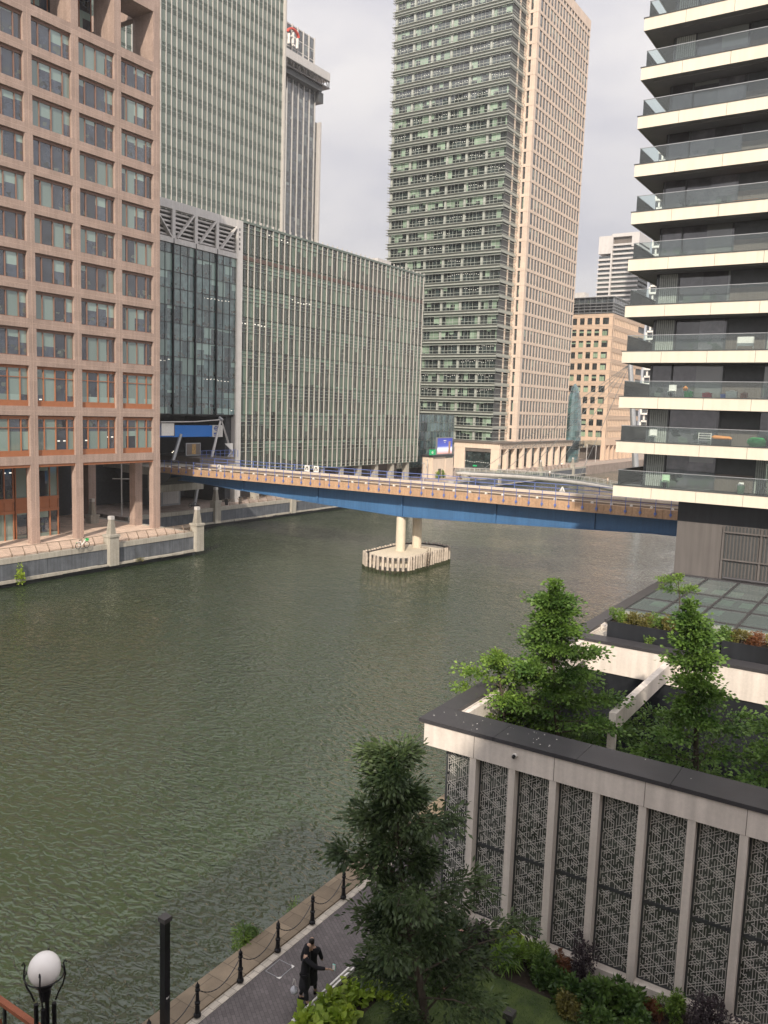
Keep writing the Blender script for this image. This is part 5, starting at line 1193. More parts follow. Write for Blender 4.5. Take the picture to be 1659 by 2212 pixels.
def tree(name, base, top, prof, nlimb, leaf, mat, label, lean=(0, 0), clus=(.5, .16), nleaf=16000, tr=.14, asp=.5, drop=.1, seed=1, elev=.25, twist=None, group=None, squash=(1, 1), jag=.3, up=.35, ncl=9):
    """prof(h in 0..1) -> crown radius; limbs leave a tapered leader and carry flat sprays of leaves"""
    rnd = random.Random(seed); rg = np.random.default_rng(seed)
    base = Vector(base); H = top-base.z; t = thing(name, base, label, 'tree', group)
    pts = []; 
    for i in range(13):
        s = i/12; pts.append(base+Vector((lean[0]*s+.05*math.sin(s*9+seed), lean[1]*s+.05*math.cos(s*7+seed), H*s*.985)))
    wood = MB(); wood.tube(pts, [tr*(1-.93*i/12)+.008 for i in range(13)], 8)
    wood.build('trunk', 'bark', t)
    def lead(s):
        q = s*12; i = min(int(q), 11); return pts[i].lerp(pts[i+1], q-i)
    centres = []; br = MB()
    for i in range(nlimb):
        s = (i+.5)/nlimb; s = .12+.86*s; r_ = prof(s)*rnd.uniform(1-jag, 1.12)
        if r_ <= .02: continue
        a = i*2.399+rnd.uniform(-.4, .4); d_ = Vector((math.cos(a)*squash[0], math.sin(a)*squash[1], 0)); st = lead(max(.05, s-.04)); el = elev+rnd.uniform(-.12, .15)
        en = st+d_*r_+Vector((0, 0, r_*el)); mid = st.lerp(en, .5)+Vector((0, 0, r_*.07))
        br.tube([st, mid, en], [tr*.28*(1-s*.7)+.006, tr*.15*(1-s*.7)+.004, .004], 5)
        for j in range(ncl):
            u = .28+.72*(j+rnd.random())/ncl; p = st.lerp(mid, u*2) if u < .5 else mid.lerp(en, u*2-1)
            side = Vector((-d_.y, d_.x, 0))*rnd.uniform(-1, 1)*r_*.30*(1.15-u*.5)
            q = p+side+Vector((0, 0, rnd.uniform(-.06, .1)-abs(side.length)*.12)); centres.append((q, d_, .75+.5*rnd.random()))
            if j % 2 == 0: br.tube([p, q], [.008, .003], 4)
    for i in range(8): centres.append((lead(.9+.1*i/8)+Vector((rnd.uniform(-.05, .05), rnd.uniform(-.05, .05), 0)), Vector((rnd.uniform(-1, 1), rnd.uniform(-1, 1), .5)), .45))
    br.build('branches', 'bark', t)
    per = max(3, nleaf//len(centres)); P = []; D = []
    for c, d_, k_ in centres:
        q = rg.normal(0, 1, (per, 3))*np.array([clus[0], clus[0], clus[1]])*k_*.55; P.append(q+np.array(c)); D.append(np.tile(np.array(d_), (per, 1))+q*.8)
    V = leaves(np.concatenate(P), np.concatenate(D), leaf, asp, drop=drop, seed=seed, up=up)
    leafobj('crown', V, mat, t, off=base); return t
def cone_prof(rmax, s0=.12, pk=.30):
    return lambda s: rmax*(max(0, (s-s0))/(pk-s0) if s < pk else (1-(s-pk)/(1.0-pk))**.8)
tree('court_tree', (-9.6, 27.2, .6), 10.5, lambda s: 3.3*min(1, max(.0, s-.02)/.34) if s < .50 else 3.3*(1-(s-.50)/.50)**1.05*.84+.10, 40, .145, 'leaf_court', 'tall bright green tree growing out of the left part of the roof court', lean=(-.75, -.2), clus=(.46, .12), nleaf=34000, seed=5, elev=.16, asp=.66, drop=.05, jag=.55)
tree('court_tree', (-4.95, 28.4, .6), 10.3, lambda s: (3.0*(min(1, s/.35)) if s < .58 else (1.3 if s < .62 else .85*(1-(s-.62)/.38)**.9+.12)), 32, .15, 'leaf_court', 'bright green tree with a thin leader right of the white roof beam', lean=(-1.0, -.3), clus=(.42, .12), nleaf=19000, seed=14, elev=.2, asp=.66, drop=.05, jag=.5)
tree('court_tree', (-11.1, 26.0, .6), 7.9, lambda s: 1.7*min(1, s/.4)*(1-max(0, s-.75)/.5), 24, .13, 'leaf_fresh', 'smaller loose tree leaning over the left parapet of the roof court', lean=(-.7, 0), clus=(.34, .12), nleaf=9500, seed=21, elev=.4, asp=.64, jag=.6)
tree('court_tree', (-2.7, 27.0, .6), 7.9, lambda s: 1.45*min(1, s/.4)*(1-max(0, s-.6)/.55), 20, .15, 'leaf_court', 'green tree at the right edge of the roof court, partly out of frame', clus=(.36, .12), nleaf=8000, seed=33, elev=.2, asp=.64, jag=.5)
tree('garden_tree', (-8.75, 16.4, 0), 8.1, lambda s: (2.5*min(1, max(0, s-.02)/.14) if s < .42 else (2.15 if s < .60 else (1.75 if s < .82 else 1.15*(1-(s-.82)/.18)**.6+.15))), 34, .16, 'leaf_dark', 'dark green narrow leaved tree in front of the lattice pavilion', lean=(-1.35, -.25), clus=(.27, .24), nleaf=27000, tr=.12, seed=31, elev=.50, asp=.40, drop=.25, up=.35, jag=.72, squash=(1.15, 1.0), ncl=9)
def shrub(name, c, r, h, mat, label, n=900, leaf=.10, asp=.5, seed=1, cat='shrub', group=None, drop=0, up=.3, stems=6, flowers=None):
    rg = np.random.default_rng(seed); t = thing(name, c, label, cat, group); br = MB(); rnd = random.Random(seed)
    lobes = [(rnd.uniform(-.6, .6)*r[0], rnd.uniform(-.6, .6)*r[1], rnd.uniform(.25, 1.0)*h, rnd.uniform(.28, .5)) for _ in range(9)]
    for i in range(stems):
        q = lobes[i % 9]; br.tube([(c[0]+q[0]*.15, c[1]+q[1]*.15, c[2]), (c[0]+q[0]*.6, c[1]+q[1]*.6, c[2]+q[2]*.6), (c[0]+q[0], c[1]+q[1], c[2]+q[2]*.95)], [.014, .009, .004], 5)
    br.build('stem', 'bark', t)
    P = []; D = []
    per = n//9
    for q in lobes:
        v = rg.normal(0, 1, (per, 3)); v /= np.linalg.norm(v, axis=1)[:, None]; rad = rg.uniform(.45, 1, (per, 1)); p = v*rad*np.array([r[0]*q[3], r[1]*q[3], h*q[3]*.8])+np.array([q[0], q[1], q[2]*.8]); P.append(p); D.append(v)
    P = np.concatenate(P); P[:, 2] = np.maximum(P[:, 2], .02); D = np.concatenate(D)
    leafobj('foliage', leaves(P+np.array(c), D, leaf, asp, up=up, drop=drop, seed=seed), mat, t, off=Vector(c))
    if flowers:
        fm, nf, fs = flowers; idx = rg.choice(len(P), nf); 
        for ii in idx:
            pp = P[ii]+D[ii]*.05+np.array(c); k = rg.normal(0, 1, (7, 3)); k[:, 2] = abs(k[:, 2])*.5
            V = leaves(np.tile(pp, (7, 1)), k, fs, .9, up=.8, seed=int(ii)); leafobj('blossom', V, fm, t, off=Vector(c))
    return t
# shrubs in the roof planter
ph = [(-10.8, .5, 'leaf_fresh', 'bright green shrub at the left end of the black roof planter'), (-10.2, .42, 'leaf_olive', 'rusty olive shrub second from the left end of the roof planter'), (-9.6, .42, 'leaf_olive', 'olive shrub behind the lip of the left roof planter'), (-9.0, .46, 'leaf_fresh', 'yellow green shrub in the middle of the left roof planter'), (-8.4, .42, 'leaf_olive', 'brownish shrub in the middle right of the left roof planter'), (-7.75, .42, 'leaf_shrub', 'mid green shrub spilling over the right half of the left roof planter'), (-7.1, .4, 'leaf_shrub', 'green shrub just before the joint of the two roof planters'), (-6.2, .42, 'leaf_fresh', 'light green shrub at the joint of the two roof planters'), (-5.6, .4, 'leaf_olive', 'brown leaved shrub right of the thin tree leader on the roof planter'), (-5.0, .4, 'leaf_rust', 'rust coloured shrub near the right edge of the roof planter'), (-4.4, .4, 'leaf_olive', 'olive shrub at the right picture edge on the roof planter'), (-3.8, .4, 'leaf_shrub', 'green shrub leaving the picture at the right end of the roof planter')]
for i, (x, h_, m_, lb) in enumerate(ph): shrub('planter_shrub', (x, 36.3, 6.9), (.48, .5), h_+.18, m_, lb, n=1300, leaf=.075, asp=.6, seed=40+i, group='shrubs in the roof planters')
shrub('planter_shrub', (-9.35, 37.1, 6.1), (.35, .3), 1.15, 'leaf_rust', 'small dark red maple behind the middle of the left roof planter', n=900, leaf=.07, asp=.4, seed=61)
t = tree('planter_tree', (-8.4, 37.2, 6.1), 9.35, lambda s: .95 if s > .72 else 0, 16, .11, 'leaf_fresh', 'slender young tree with one flat layer of leaves behind the roof planter', clus=(.24, .07), nleaf=1500, tr=.035, seed=3, elev=.1, asp=.5, jag=.5)
shrub('weed', (-9.2, 35.75, 6.3), (.22, .1), .35, 'leaf_fresh', 'small weed growing between coping and planter', n=180, leaf=.08, seed=70, cat='plant')
# garden bed by the pavilion
bed = [
 (-10.7, 21.2, .55, .9, 'leaf_dark', 'rose', ('petal', 10, .085), 'tall rose bush with pale pink blossoms left of the second lattice column', .10, .5),
 (-10.2, 20.1, .6, .8, 'leaf_dark', 'rose', ('petal', 9, .085), 'rose bush with pale pink blossoms behind the dark tree trunk', .10, .5),
 (-9.5, 21.0, .45, 1.0, 'leaf_purple', 'shrub', None, 'dark purple shrub next to the pink roses', .09, .4),
 (-9.75, 18.9, .45, .55, 'leaf_shrub', 'shrub', ('petal', 3, .08), 'low green bush with a few blossoms at the lawn edge', .10, .5),
 (-9.05, 21.5, .35, .6, 'leaf_lime', 'shrub', None, 'lime green broad leaved plant at the foot of the second column', .20, .75),
 (-8.75, 20.75, .5, .65, 'leaf_fresh', 'grass', None, 'tuft of long arching grass leaves left of the round shrubs', .34, .10),
 (-8.0, 21.4, .5, .75, 'leaf_fresh', 'shrub', None, 'light green feathery shrub at the foot of the third column', .11, .35),
 (-7.5, 20.9, .5, .7, 'leaf_shrub', 'shrub', None, 'round glossy green shrub in front of the third column', .13, .5),
 (-7.25, 21.35, .28, .75, 'leaf_rust', 'shrub', None, 'small rusty orange shrub among the green ones near the fourth panel', .08, .35),
 (-6.75, 21.6, .45, 1.25, 'leaf_purple', 'shrub', None, 'tall dark purple smoke bush against the fourth lattice panel', .08, .5),
 (-6.9, 20.6, .55, .6, 'leaf_shrub', 'shrub', None, 'glossy green shrub with large leaves left of centre in the bed', .17, .5),
 (-6.1, 21.0, .6, .8, 'leaf_shrub', 'shrub', None, 'large glossy rhododendron like shrub below the fifth panel', .19, .45),
 (-6.6, 20.1, .5, .5, 'leaf_olive', 'shrub', None, 'variegated olive shrub at the bottom of the bed', .10, .5),
 (-5.3, 21.1, .6, .75, 'leaf_shrub', 'shrub', None, 'glossy green shrub below the sixth column', .18, .45),
 (-4.65, 21.25, .28, .55, 'leaf_rust', 'shrub', None, 'small red maple at the foot of the sixth panel', .09, .35),
 (-4.25, 21.5, .42, .7, 'leaf_fresh', 'shrub', None, 'bright green feathery shrub right of the small red maple', .10, .4),
 (-3.35, 21.4, .65, 1.35, 'leaf_purple', 'shrub', None, 'large dark purple bush against the panels near the right edge', .09, .45),
 (-2.5, 21.3, .5, 1.0, 'leaf_purple', 'shrub', None, 'dark bush at the right picture edge', .09, .45),
 (-5.7, 20.1, .55, .5, 'leaf_shrub', 'shrub', None, 'low green shrub at the bottom edge right of the bollard light', .15, .5),
 (-4.7, 20.3, .55, .5, 'leaf_shrub', 'shrub', None, 'low green shrub at the bottom right of the bed', .14, .5)]
for i, (x, y, r_, h_, m_, cat_, fl, lb, lf, asp_) in enumerate(bed): shrub('bed_'+('rose' if cat_ == 'rose' else 'grass_tuft' if cat_ == 'grass' else 'shrub'), (x, y, .05), (r_, r_), h_, m_, lb, n=1700 if lf < .15 else 900, leaf=lf, asp=asp_, seed=100+i, cat=cat_, drop=.0 if lf < .3 else -.6, flowers=fl, stems=7)
for i, (x, y, m_, lb) in enumerate(((-11.7, 16.6, 'leaf_lime', 'clump of big lime green hosta leaves by the white kerb'), (-11.2, 16.2, 'leaf_lime', 'clump of big lime leaves at the bottom edge beside the dark tree'), (-11.5, 17.4, 'leaf_lime', 'small clump of lime leaves behind the leaning person'), (-10.7, 17.9, 'leaf_lime', 'lime leaved plant seen through the dark tree'), (-11.9, 15.7, 'leaf_lime', 'clump of big lime leaves at the corner of the white kerb'))):
    shrub('hosta', (x, y, .05), (.5, .45), .34, m_, lb, n=230, leaf=.25, asp=.8, seed=200+i, cat='plant', up=.8)
shrub('bed_shrub', (-11.4, 18.3, .05), (.35, .3), .5, 'leaf_rust', 'rusty brown shrub beside the path behind the people', n=900, leaf=.08, seed=230)
shrub('bed_shrub', (-10.8, 19.3, .05), (.5, .5), .6, 'leaf_dark', 'dark shrub under the narrow leaved tree', n=1200, leaf=.1, seed=231)
shrub('wall_bush', (-15.85, 17.6, -1.1), (.55, .75), 1.7, 'leaf_fresh', 'light green bush growing out of the dock wall behind the bollard chain', n=2600, leaf=.11, asp=.25, seed=240, cat='bush', drop=.3)
shrub('wall_bush', (-15.7, 19.6, -.9), (.3, .4), 1.3, 'leaf_fresh', 'thin sprig of bush by the dock wall between two bollards', n=350, leaf=.1, asp=.3, seed=241, cat='bush')
shrub('wall_weed', (-75.2, 49.0, -2.6), (.35, .7), 1.9, 'leaf_lime', 'yellow green weed hanging on the grey dock wall below the brown office block', n=420, leaf=.2, asp=.6, seed=242, cat='plant')
shrub('wall_weed', (-75.1, 64.2, -2.4), (.25, .9), .5, 'leaf_olive', 'low weeds on the dock wall ledge right of the first lamp pillar', n=240, leaf=.14, seed=243, cat='plant')
for i, (x, y, lb) in enumerate(((-97.5, 176.8, 'small green plant by the kiosk door'), (-97.7, 174.2, 'yellow flowering plant beside the kiosk'))): shrub('kiosk_plant', (x, y, 0), (.6, .6), 1.9, 'leaf_fresh' if i == 0 else 'leaf_lime', lb, n=260, leaf=.3, seed=250+i, cat='plant')
# lawn grass blades
rg = np.random.default_rng(5); n = 16000; P = np.stack([rg.uniform(-11, -4.5, n), rg.uniform(14.5, 20.2, n), np.full(n, .07)], 1)
leafobj('grass', leaves(P, np.tile(np.array([0, 0, 1.3]), (n, 1)), .06, .18, up=0, seed=5), 'leaf_shrub', None, off=Vector((0,0,0)), kind='stuff')
# ---------------------------------------------------------------- promenade furniture
def bollard():
    t = thing('bollard', (0, 0, 0), 'black iron bollard', 'bollard', 'chained black bollards along the promenade'); k = MB()
    k.lathe([(.10, 0), (.10, .05), (.085, .08), (.07, .10), (.058, .32), (.075, .35), (.075, .40), (.05, .43), (.042, .68), (.065, .71), (.065, .76), (.045, .79)], k=14); k.build('shaft', 'black_iron', t, off=Vector((0,0,0)))
    k = MB(); k.lathe([(.045, .79), (.06, .82), (.055, .87), (.02, .92), (.012, .97)], k=12); k.build('finial', 'black_iron', t, off=Vector((0,0,0))); return t
bo = bollard(); blabs = {12.65: 'black chained bollard nearest the bottom edge of the picture, left of the path', 14.27: 'black chained bollard beside the tall square post', 15.9: 'black chained bollard left of the light green wall bush', 17.5: 'black chained bollard in front of the light green wall bush', 19.15: 'black chained bollard furthest along the path in view'}
for i, y in enumerate((12.65, 14.27, 15.9, 17.5, 19.15, 20.8, 22.4)):
    lb = blabs.get(y, 'black chained bollard hidden behind the dark tree, '+('nearer one' if y < 21 else 'further one'))
    if i == 0: bo.location = (-14.54, y, .06); bo['label'] = lb
    else: dup(bo, (-14.54, y, .06), label=lb)
for i, (a_, b_) in enumerate(zip((12.65, 14.27, 15.9, 17.5, 19.15, 20.8), (14.27, 15.9, 17.5, 19.15, 20.8, 22.4))):
    for nm, x, sag in (('o', 0, .42), ):
        t = thing('chain', (-14.54, (a_+b_)/2, .8), ('chain looping between the bollards %s' % ('at the bottom edge', 'either side of the square post', 'left of the wall bush', 'in front of the wall bush', 'beyond the wall bush', 'behind the dark tree')[i]), 'chain', 'chains between the bollards')
        k = MB(); m_ = 26; pts = [Vector((-14.54, a_+(b_-a_)*j/m_, .80-sag*(1-(2*j/m_-1)**2))) for j in range(m_+1)]
        for j in range(m_): d_ = (pts[j+1]-pts[j]); k.bar(pts[j]-d_*.1, pts[j+1]+d_*.1, .028 if j % 2 else .010, .010 if j % 2 else .028)
        k.build('links', 'grey_iron', t)
t = thing('square_post', (-14.86, 13.45, 0), 'tall black square steel post on the dock edge', 'post')
k = MB(); k.box(-14.95, -14.77, 13.36, 13.54, -2.5, 3.05); k.build('post', 'black_iron', t); k = MB(); k.box(-14.985, -14.735, 13.325, 13.575, 3.05, 3.17); k.build('cap', 'grey_iron', t)
k = MB(); k.box(-14.77, -14.762, 13.42, 13.45, .95, 1.0); k.box(-14.77, -14.762, 13.48, 13.5, .95, 1.0); k.build('sticker', 'white_paint', t)
t = thing('bollard_light', (-7.45, 18.2, 0), 'short black square bollard light with sloping top on the lawn', 'lamp')
k = MB(); k.box(-7.52, -7.38, 18.13, 18.27, 0, .75); k.build('post', 'black_iron', t); k = MB(); k.prism([(-7.58, 18.05), (-7.32, 18.05), (-7.32, 18.33), (-7.58, 18.33)], .75, .92); k.build('head', 'grey_iron', t)
k = MB(); k.box(-14.28, -13.79, 16.69, 17.28, .002, .008); k.box(0, 0, 0, 0, 0, 0); c_ = .02
t = thing('access_cover', (-14.03, 17.0, 0), 'square paved access cover with a thin pale frame and two white corners in the path', 'manhole')
k = MB(); k.box(-14.28, -13.79, 16.69, 17.28, .001, .006); k.build('cover', 'brick_paving', t)
k = MB()
for q in ((-14.30, -13.77, 16.67, 16.69), (-14.30, -13.77, 17.28, 17.30), (-14.30, -14.28, 16.691, 17.279), (-13.79, -13.77, 16.691, 17.279)): k.box(*q, .001, .009)
k.build('frame', 'grey_metal', t); k = MB(); k.prism([(-13.75, 17.32), (-13.87, 17.32), (-13.75, 17.2)], .009, .014); k.prism([(-13.75, 16.65), (-13.75, 16.77), (-13.87, 16.65)], .009, .014); k.build('corner_plate', 'white_paint', t)
t = thing('white_kerb', (-12.28, 17, 0), 'white double edging strip between the path and the lime green plants', 'kerb')
k = MB(); k.box(-12.36, -12.31, 15.55, 18.1, 0, .17); k.box(-12.25, -12.2, 15.6, 18.1, 0, .16); k.box(-12.36, -10.5, 15.48, 15.53, 0, .17); k.build('strip', 'white_paint', t)
# ---------------------------------------------------------------- globe lamp
gl = Vector((0, 0, 16))+(rr*((177-1530)/3289)-uu*((3850-2040)/3289)+f)*13.0
gx, gy, gz = -10.77, 7.28, 7.12
t = thing('globe_lamp', (gx, gy, 0), 'black iron street lamp with a large white opal globe in a wire cradle', 'lamp')
GR = .245
bm = bmesh.new(); bmesh.ops.create_uvsphere(bm, u_segments=32, v_segments=20, radius=GR); k = MB(); k.v = [(v.co.x+gx, v.co.y+gy, v.co.z*1.08+gz) for v in bm.verts]; k.f = [tuple(v.index for v in q.verts) for q in bm.faces]; k.mi = [0]*len(k.f); bm.free(); k.build('globe', 'globe_opal', t, smooth=True)
k = MB(); k.lathe([(.07, gz-.52), (.085, gz-.45), (.10, gz-.33), (.15, gz-.25), (.165, gz-.19)], gx, gy, 20); k.build('neck', 'black_iron', t)
k = MB(); k.lathe([(.02, gz-.60), (.19, gz-.60), (.20, gz-.56), (.17, gz-.53), (.05, gz-.51)], gx, gy, 24); k.build('plate', 'grey_iron', t)
for i in range(4):
    a = .75+i*math.pi/2; c_, s_ = math.cos(a), math.sin(a); k = MB()
    k.tube([(gx+r_*c_, gy+r_*s_, gz+z_) for r_, z_ in ((.16, -.54), (.20, -.42), (.27, -.28), (.31, -.12), (.30, .0), (.285, .08), (.31, .13), (.33, .09))], .014, 6); k.build('cradle_arm', 'black_iron', t)
k = MB(); k.tube([(gx+.29*math.cos(a_), gy+.29*math.sin(a_), gz-.10) for a_ in np.linspace(0, 2*math.pi, 33)], .012, 6, cap=False); k.build('cradle_ring', 'black_iron', t)
for i in range(4):
    a = .75+i*math.pi/2; k = MB(); x, y = gx+.135*math.cos(a), gy+.135*math.sin(a); k.tube([(x, y, 0), (x, y, gz-.59)], .035, 8); k.build('leg', 'black_iron', t)
k = MB()
for z in (gz-1.9, gz-3.4, gz-4.9): k.lathe([(.16, z), (.18, z+.02), (.16, z+.05)], gx, gy, 14)
k.bar((gx+.1, gy-.1, gz-.95), (gx-.1, gy+.1, gz-1.6), .02); k.build('brace', 'black_iron', t)
t = thing('rust_parapet_rail', (-13.5, 7.4, 5), 'rust red metal parapet rail crossing the bottom left corner', 'railing')
k = MB(); k.box(-16.5, -10.98, 7.35, 7.45, 5.83, 5.90); k.build('rail', 'rust_rail', t); k = MB()
for j in range(8): k = MB(); k.box(-16.3+.7*j, -16.25+.7*j, 7.38, 7.42, 4.8, 5.83); k.build('post', 'black_iron', t); k = MB()
for j in range(6): k.tube([(-16.2+.7*j, 7.4, 5.6), (-15.95+.7*j, 7.4, 5.2), (-15.7+.7*j, 7.4, 5.52), (-15.63+.7*j, 7.4, 4.9)], .02, 5)
k.build('scrollwork', 'rust_rail', t)
# ---------------------------------------------------------------- bicycle
t = thing('bicycle', (-75.45, 56.3, 0), 'white and green hire bicycle leaning on the steel dock railing', 'bicycle'); BX = -75.15
def wheel(y, z=.36, r_=.34):
    k = MB(); k.tube([(BX+.0, y+r_*math.cos(a_), z+r_*math.sin(a_)) for a_ in np.linspace(0, 2*math.pi, 21)], .035, 5, cap=False); o = k.build('wheel', 'black_iron', t)
    k = MB()
    for i in range(8): a_ = i*math.pi/4; k.bar((BX, y, z), (BX, y+r_*math.cos(a_), z+r_*math.sin(a_)), .008)
    k.build('spokes', 'grey_metal', o)
zb0 = .08; wheel(55.78, .42); wheel(56.88, .42)
k = MB(); k.bar((BX, 55.78, .42), (BX, 56.2, .42), .04); k.bar((BX, 56.2, .42), (BX, 56.68, .95), .07); k.bar((BX, 56.2, .42), (BX, 56.05, .95), .05); k.bar((BX, 55.78, .42), (BX, 56.05, .85), .03); k.bar((BX, 56.88, .42), (BX, 56.66, 1.15), .05); k.bar((BX, 55.6, .78), (BX, 56.0, .8), .1, .03); k.build('frame', 'white_paint', t)
k = MB(); k.box(BX-.06, BX+.06, 55.92, 56.18, .97, 1.04); k.build('saddle', 'black_iron', t); k = MB(); k.bar((BX-.28, 56.62, 1.18), (BX+.28, 56.62, 1.18), .035); k.build('handlebar', 'black_iron', t)
k = MB(); k.box(BX-.17, BX+.17, 56.72, 57.02, .86, 1.12); k.build('basket', 'green_plastic', t); k = MB(); k.bar((BX, 56.8, .80), (BX, 57.05, .72), .08, .02); k.bar((BX, 55.5, .76), (BX, 55.9, .80), .08, .02); k.build('mudguard', 'green_plastic', t)
t = thing('bicycle', (-94.7, 91, 0), 'dark bicycle parked in the shade under the bridge beside the leaning prop', 'bicycle'); BX = -94.4; wheel(90.5, .36); wheel(91.5, .36)
k = MB(); k.bar((BX, 90.5, .36), (BX, 91.2, .9), .05); k.bar((BX, 90.9, .36), (BX, 91.5, .9), .05); k.bar((BX, 91.5, .36), (BX, 91.35, 1.05), .05); k.build('frame', 'grey_metal', t)
for y, lb in ((97.0, 'left dark litter bin by the railings under the bridge'), (100.2, 'right dark litter bin by the railings under the bridge')):
    t = thing('litter_bin', (-93, y, 0), lb, 'bin'); k = MB(); k.tube([(-93, y, 0), (-93, y, .95)], .26, 12); k.build('body', 'black_iron', t); k = MB(); k.tube([(-93, y, .95), (-93, y, 1.08), (-93, y, 1.16)], [.29, .29, .12], 12); k.build('lid', 'grey_iron', t)
# ---------------------------------------------------------------- people
def skinned(name, mat, joints, edges, parent, off, sub=2):
    """joints: (x, y, z, radius x, radius y); one continuous skin"""
    me = bpy.data.meshes.new(name); me.from_pydata([(j[0], j[1], j[2]) for j in joints], edges, []); me.materials.append(MATS[mat])
    o = bpy.data.objects.new(name, me); COL.objects.link(o); o.parent = parent
    md = o.modifiers.new('Skin', 'SKIN'); md.use_smooth_shade = True
    if not me.skin_vertices: return o
    for i, j in enumerate(joints): sv = me.skin_vertices[0].data[i]; sv.radius = (j[3], j[4]); sv.use_root = (i == 0)
    s2 = o.modifiers.new('Sub', 'SUBSURF'); s2.levels = s2.render_levels = sub
    dg = bpy.context.evaluated_depsgraph_get(); m2 = bpy.data.meshes.new_from_object(o.evaluated_get(dg)); o.modifiers.clear(); o.data = m2; m2.name = name
    if not m2.materials: m2.materials.append(MATS[mat])
    return o
def person(loc, rz, label, pose, skin='skin', cloth='black_cloth', scale=1.0, low=False, trousers=None):
    """local frame: faces +y; a body of skin with clothing over it"""
    t = thing('person', loc, label, 'person'); t.rotation_euler = (0, 0, rz); t.scale = (scale,)*3
    rs, rh = pose.get('re', (.25, .02, 1.16)), pose.get('rh', (.24, .10, .93)); ls, lh = pose.get('le', (-.25, .02, 1.16)), pose.get('lh', (-.24, .10, .93))
    rk, rf_ = pose.get('rk', (.10, .03, .50)), pose.get('rf', (.11, -.02, .09)); lk, lf_ = pose.get('lk', (-.10, .03, .50)), pose.get('lf', (-.11, -.02, .09))
    ln = pose.get('lean', 0.0)
    J = [(0, 0, .96, .13, .10), (0, ln*.4, 1.18, .115, .09), (0, ln*.8, 1.38, .13, .09), (0, ln, 1.49, .055, .055), (0, ln*1.1+.01, 1.57, .075, .085), (0, ln*1.1+.02, 1.66, .078, .092), (0, ln*1.1+.0, 1.72, .05, .055),
         (.17, ln*.8, 1.41, .055, .05), (*rs, .042, .04), (*rh, .028, .026), (-.17, ln*.8, 1.41, .055, .05), (*ls, .042, .04), (*lh, .028, .026),
         (.09, 0, .90, .085, .085), (*rk, .058, .058), (*rf_, .04, .04), (rf_[0], rf_[1]+.14, .045, .035, .03), (-.09, 0, .90, .085, .085), (*lk, .058, .058), (*lf_, .04, .04), (lf_[0], lf_[1]+.14, .045, .035, .03)]
    E_ = [(0,1),(1,2),(2,3),(3,4),(4,5),(5,6),(2,7),(7,8),(8,9),(2,10),(10,11),(11,12),(0,13),(13,14),(14,15),(15,16),(0,17),(17,18),(18,19),(19,20)]
    skinned('body', skin, J, E_, t, None)
    if not low:   # face and hands
        hx, hy, hz = 0, ln*1.1+.02, 1.63
        k = MB(); k.tube([(0, hy+.085, hz+.02), (0, hy+.115, hz-.012), (0, hy+.09, hz-.025)], [.008, .014, .010], 6); k.build('nose', skin, t, off=Vector((0,0,0)))
        k = MB()
        for s_ in (-1, 1): k.tube([(s_*.03, hy+.082, hz+.025), (s_*.03, hy+.094, hz+.025)], .009, 8)
        k.build('eyes', 'black_iron', t, off=Vector((0,0,0)))
        k = MB(); k.bar((-.022, hy+.088, hz-.05), (.022, hy+.088, hz-.05), .008); k.build('mouth', 'rust_rail', t, off=Vector((0,0,0)))
        for h_, e_, sg in ((rh, rs, 1), (lh, ls, -1)):
            d_ = (Vector(h_)-Vector(e_)).normalized(); sx = d_.cross(Vector((0, 0, 1))).normalized() if abs(d_.z) < .9 else Vector((1, 0, 0)); nrm = sx.cross(d_); hb = Vector(h_)
            jj = [(*(hb-d_*.01), .024, .02), (*(hb+d_*.05), .036, .015)]; ee = [(0, 1)]
            for fi, (o_, ll) in enumerate(((-.027, .062), (-.009, .074), (.009, .07), (.026, .055))):
                b0 = hb+d_*.075+sx*o_; b1 = b0+d_*ll*.55-nrm*.012; b2 = b1+d_*ll*.4-nrm*.028; n0 = len(jj); jj += [(*b0, .0095, .009), (*b1, .0085, .008), (*b2, .007, .007)]; ee += [(1, n0), (n0, n0+1), (n0+1, n0+2)]
            n0 = len(jj); b0 = hb+d_*.03+sx*sg*-.035; jj += [(*b0, .011, .010), (*(b0+d_*.03-sx*sg*.015-nrm*.012), .009, .008)]; ee += [(0, n0), (n0, n0+1)]
            skinned('hand', skin, jj, ee, t, None, 1)
    # clothing over the body
    CJ = [(0, 0, .92, .17, .135), (0, ln*.4, 1.16, .165, .13), (0, ln*.8, 1.37, .165, .115), (0, ln*.95, 1.46, .075, .07), (.19, ln*.8, 1.40, .075, .068), (*rs, .062, .056), ((rs[0]*.25+rh[0]*.75), (rs[1]*.25+rh[1]*.75), (rs[2]*.25+rh[2]*.75), .048, .044), (-.19, ln*.8, 1.40, .075, .068), (*ls, .062, .056), ((ls[0]*.25+lh[0]*.75), (ls[1]*.25+lh[1]*.75), (ls[2]*.25+lh[2]*.75), .048, .044)]
    CE = [(0,1),(1,2),(2,3),(2,4),(4,5),(5,6),(2,7),(7,8),(8,9)]
    if pose.get('coat', True): CJ += [(0, .0, .62, .20, .165), (0, -.01, .34, .225, .19)]; CE += [(0, 10), (10, 11)]
    skinned('coat' if pose.get('coat', True) else 'top', cloth, CJ, CE, t, None)
    TJ = [(0, 0, .93, .13, .11), (.095, 0, .86, .098, .095), (*rk, .073, .073), (rf_[0], rf_[1], .13, .055, .055), (-.095, 0, .86, .098, .095), (*lk, .073, .073), (lf_[0], lf_[1], .13, .055, .055)]
    skinned('trousers', trousers or cloth, TJ, [(0,1),(1,2),(2,3),(0,4),(4,5),(5,6)], t, None, 1)
    k = MB()
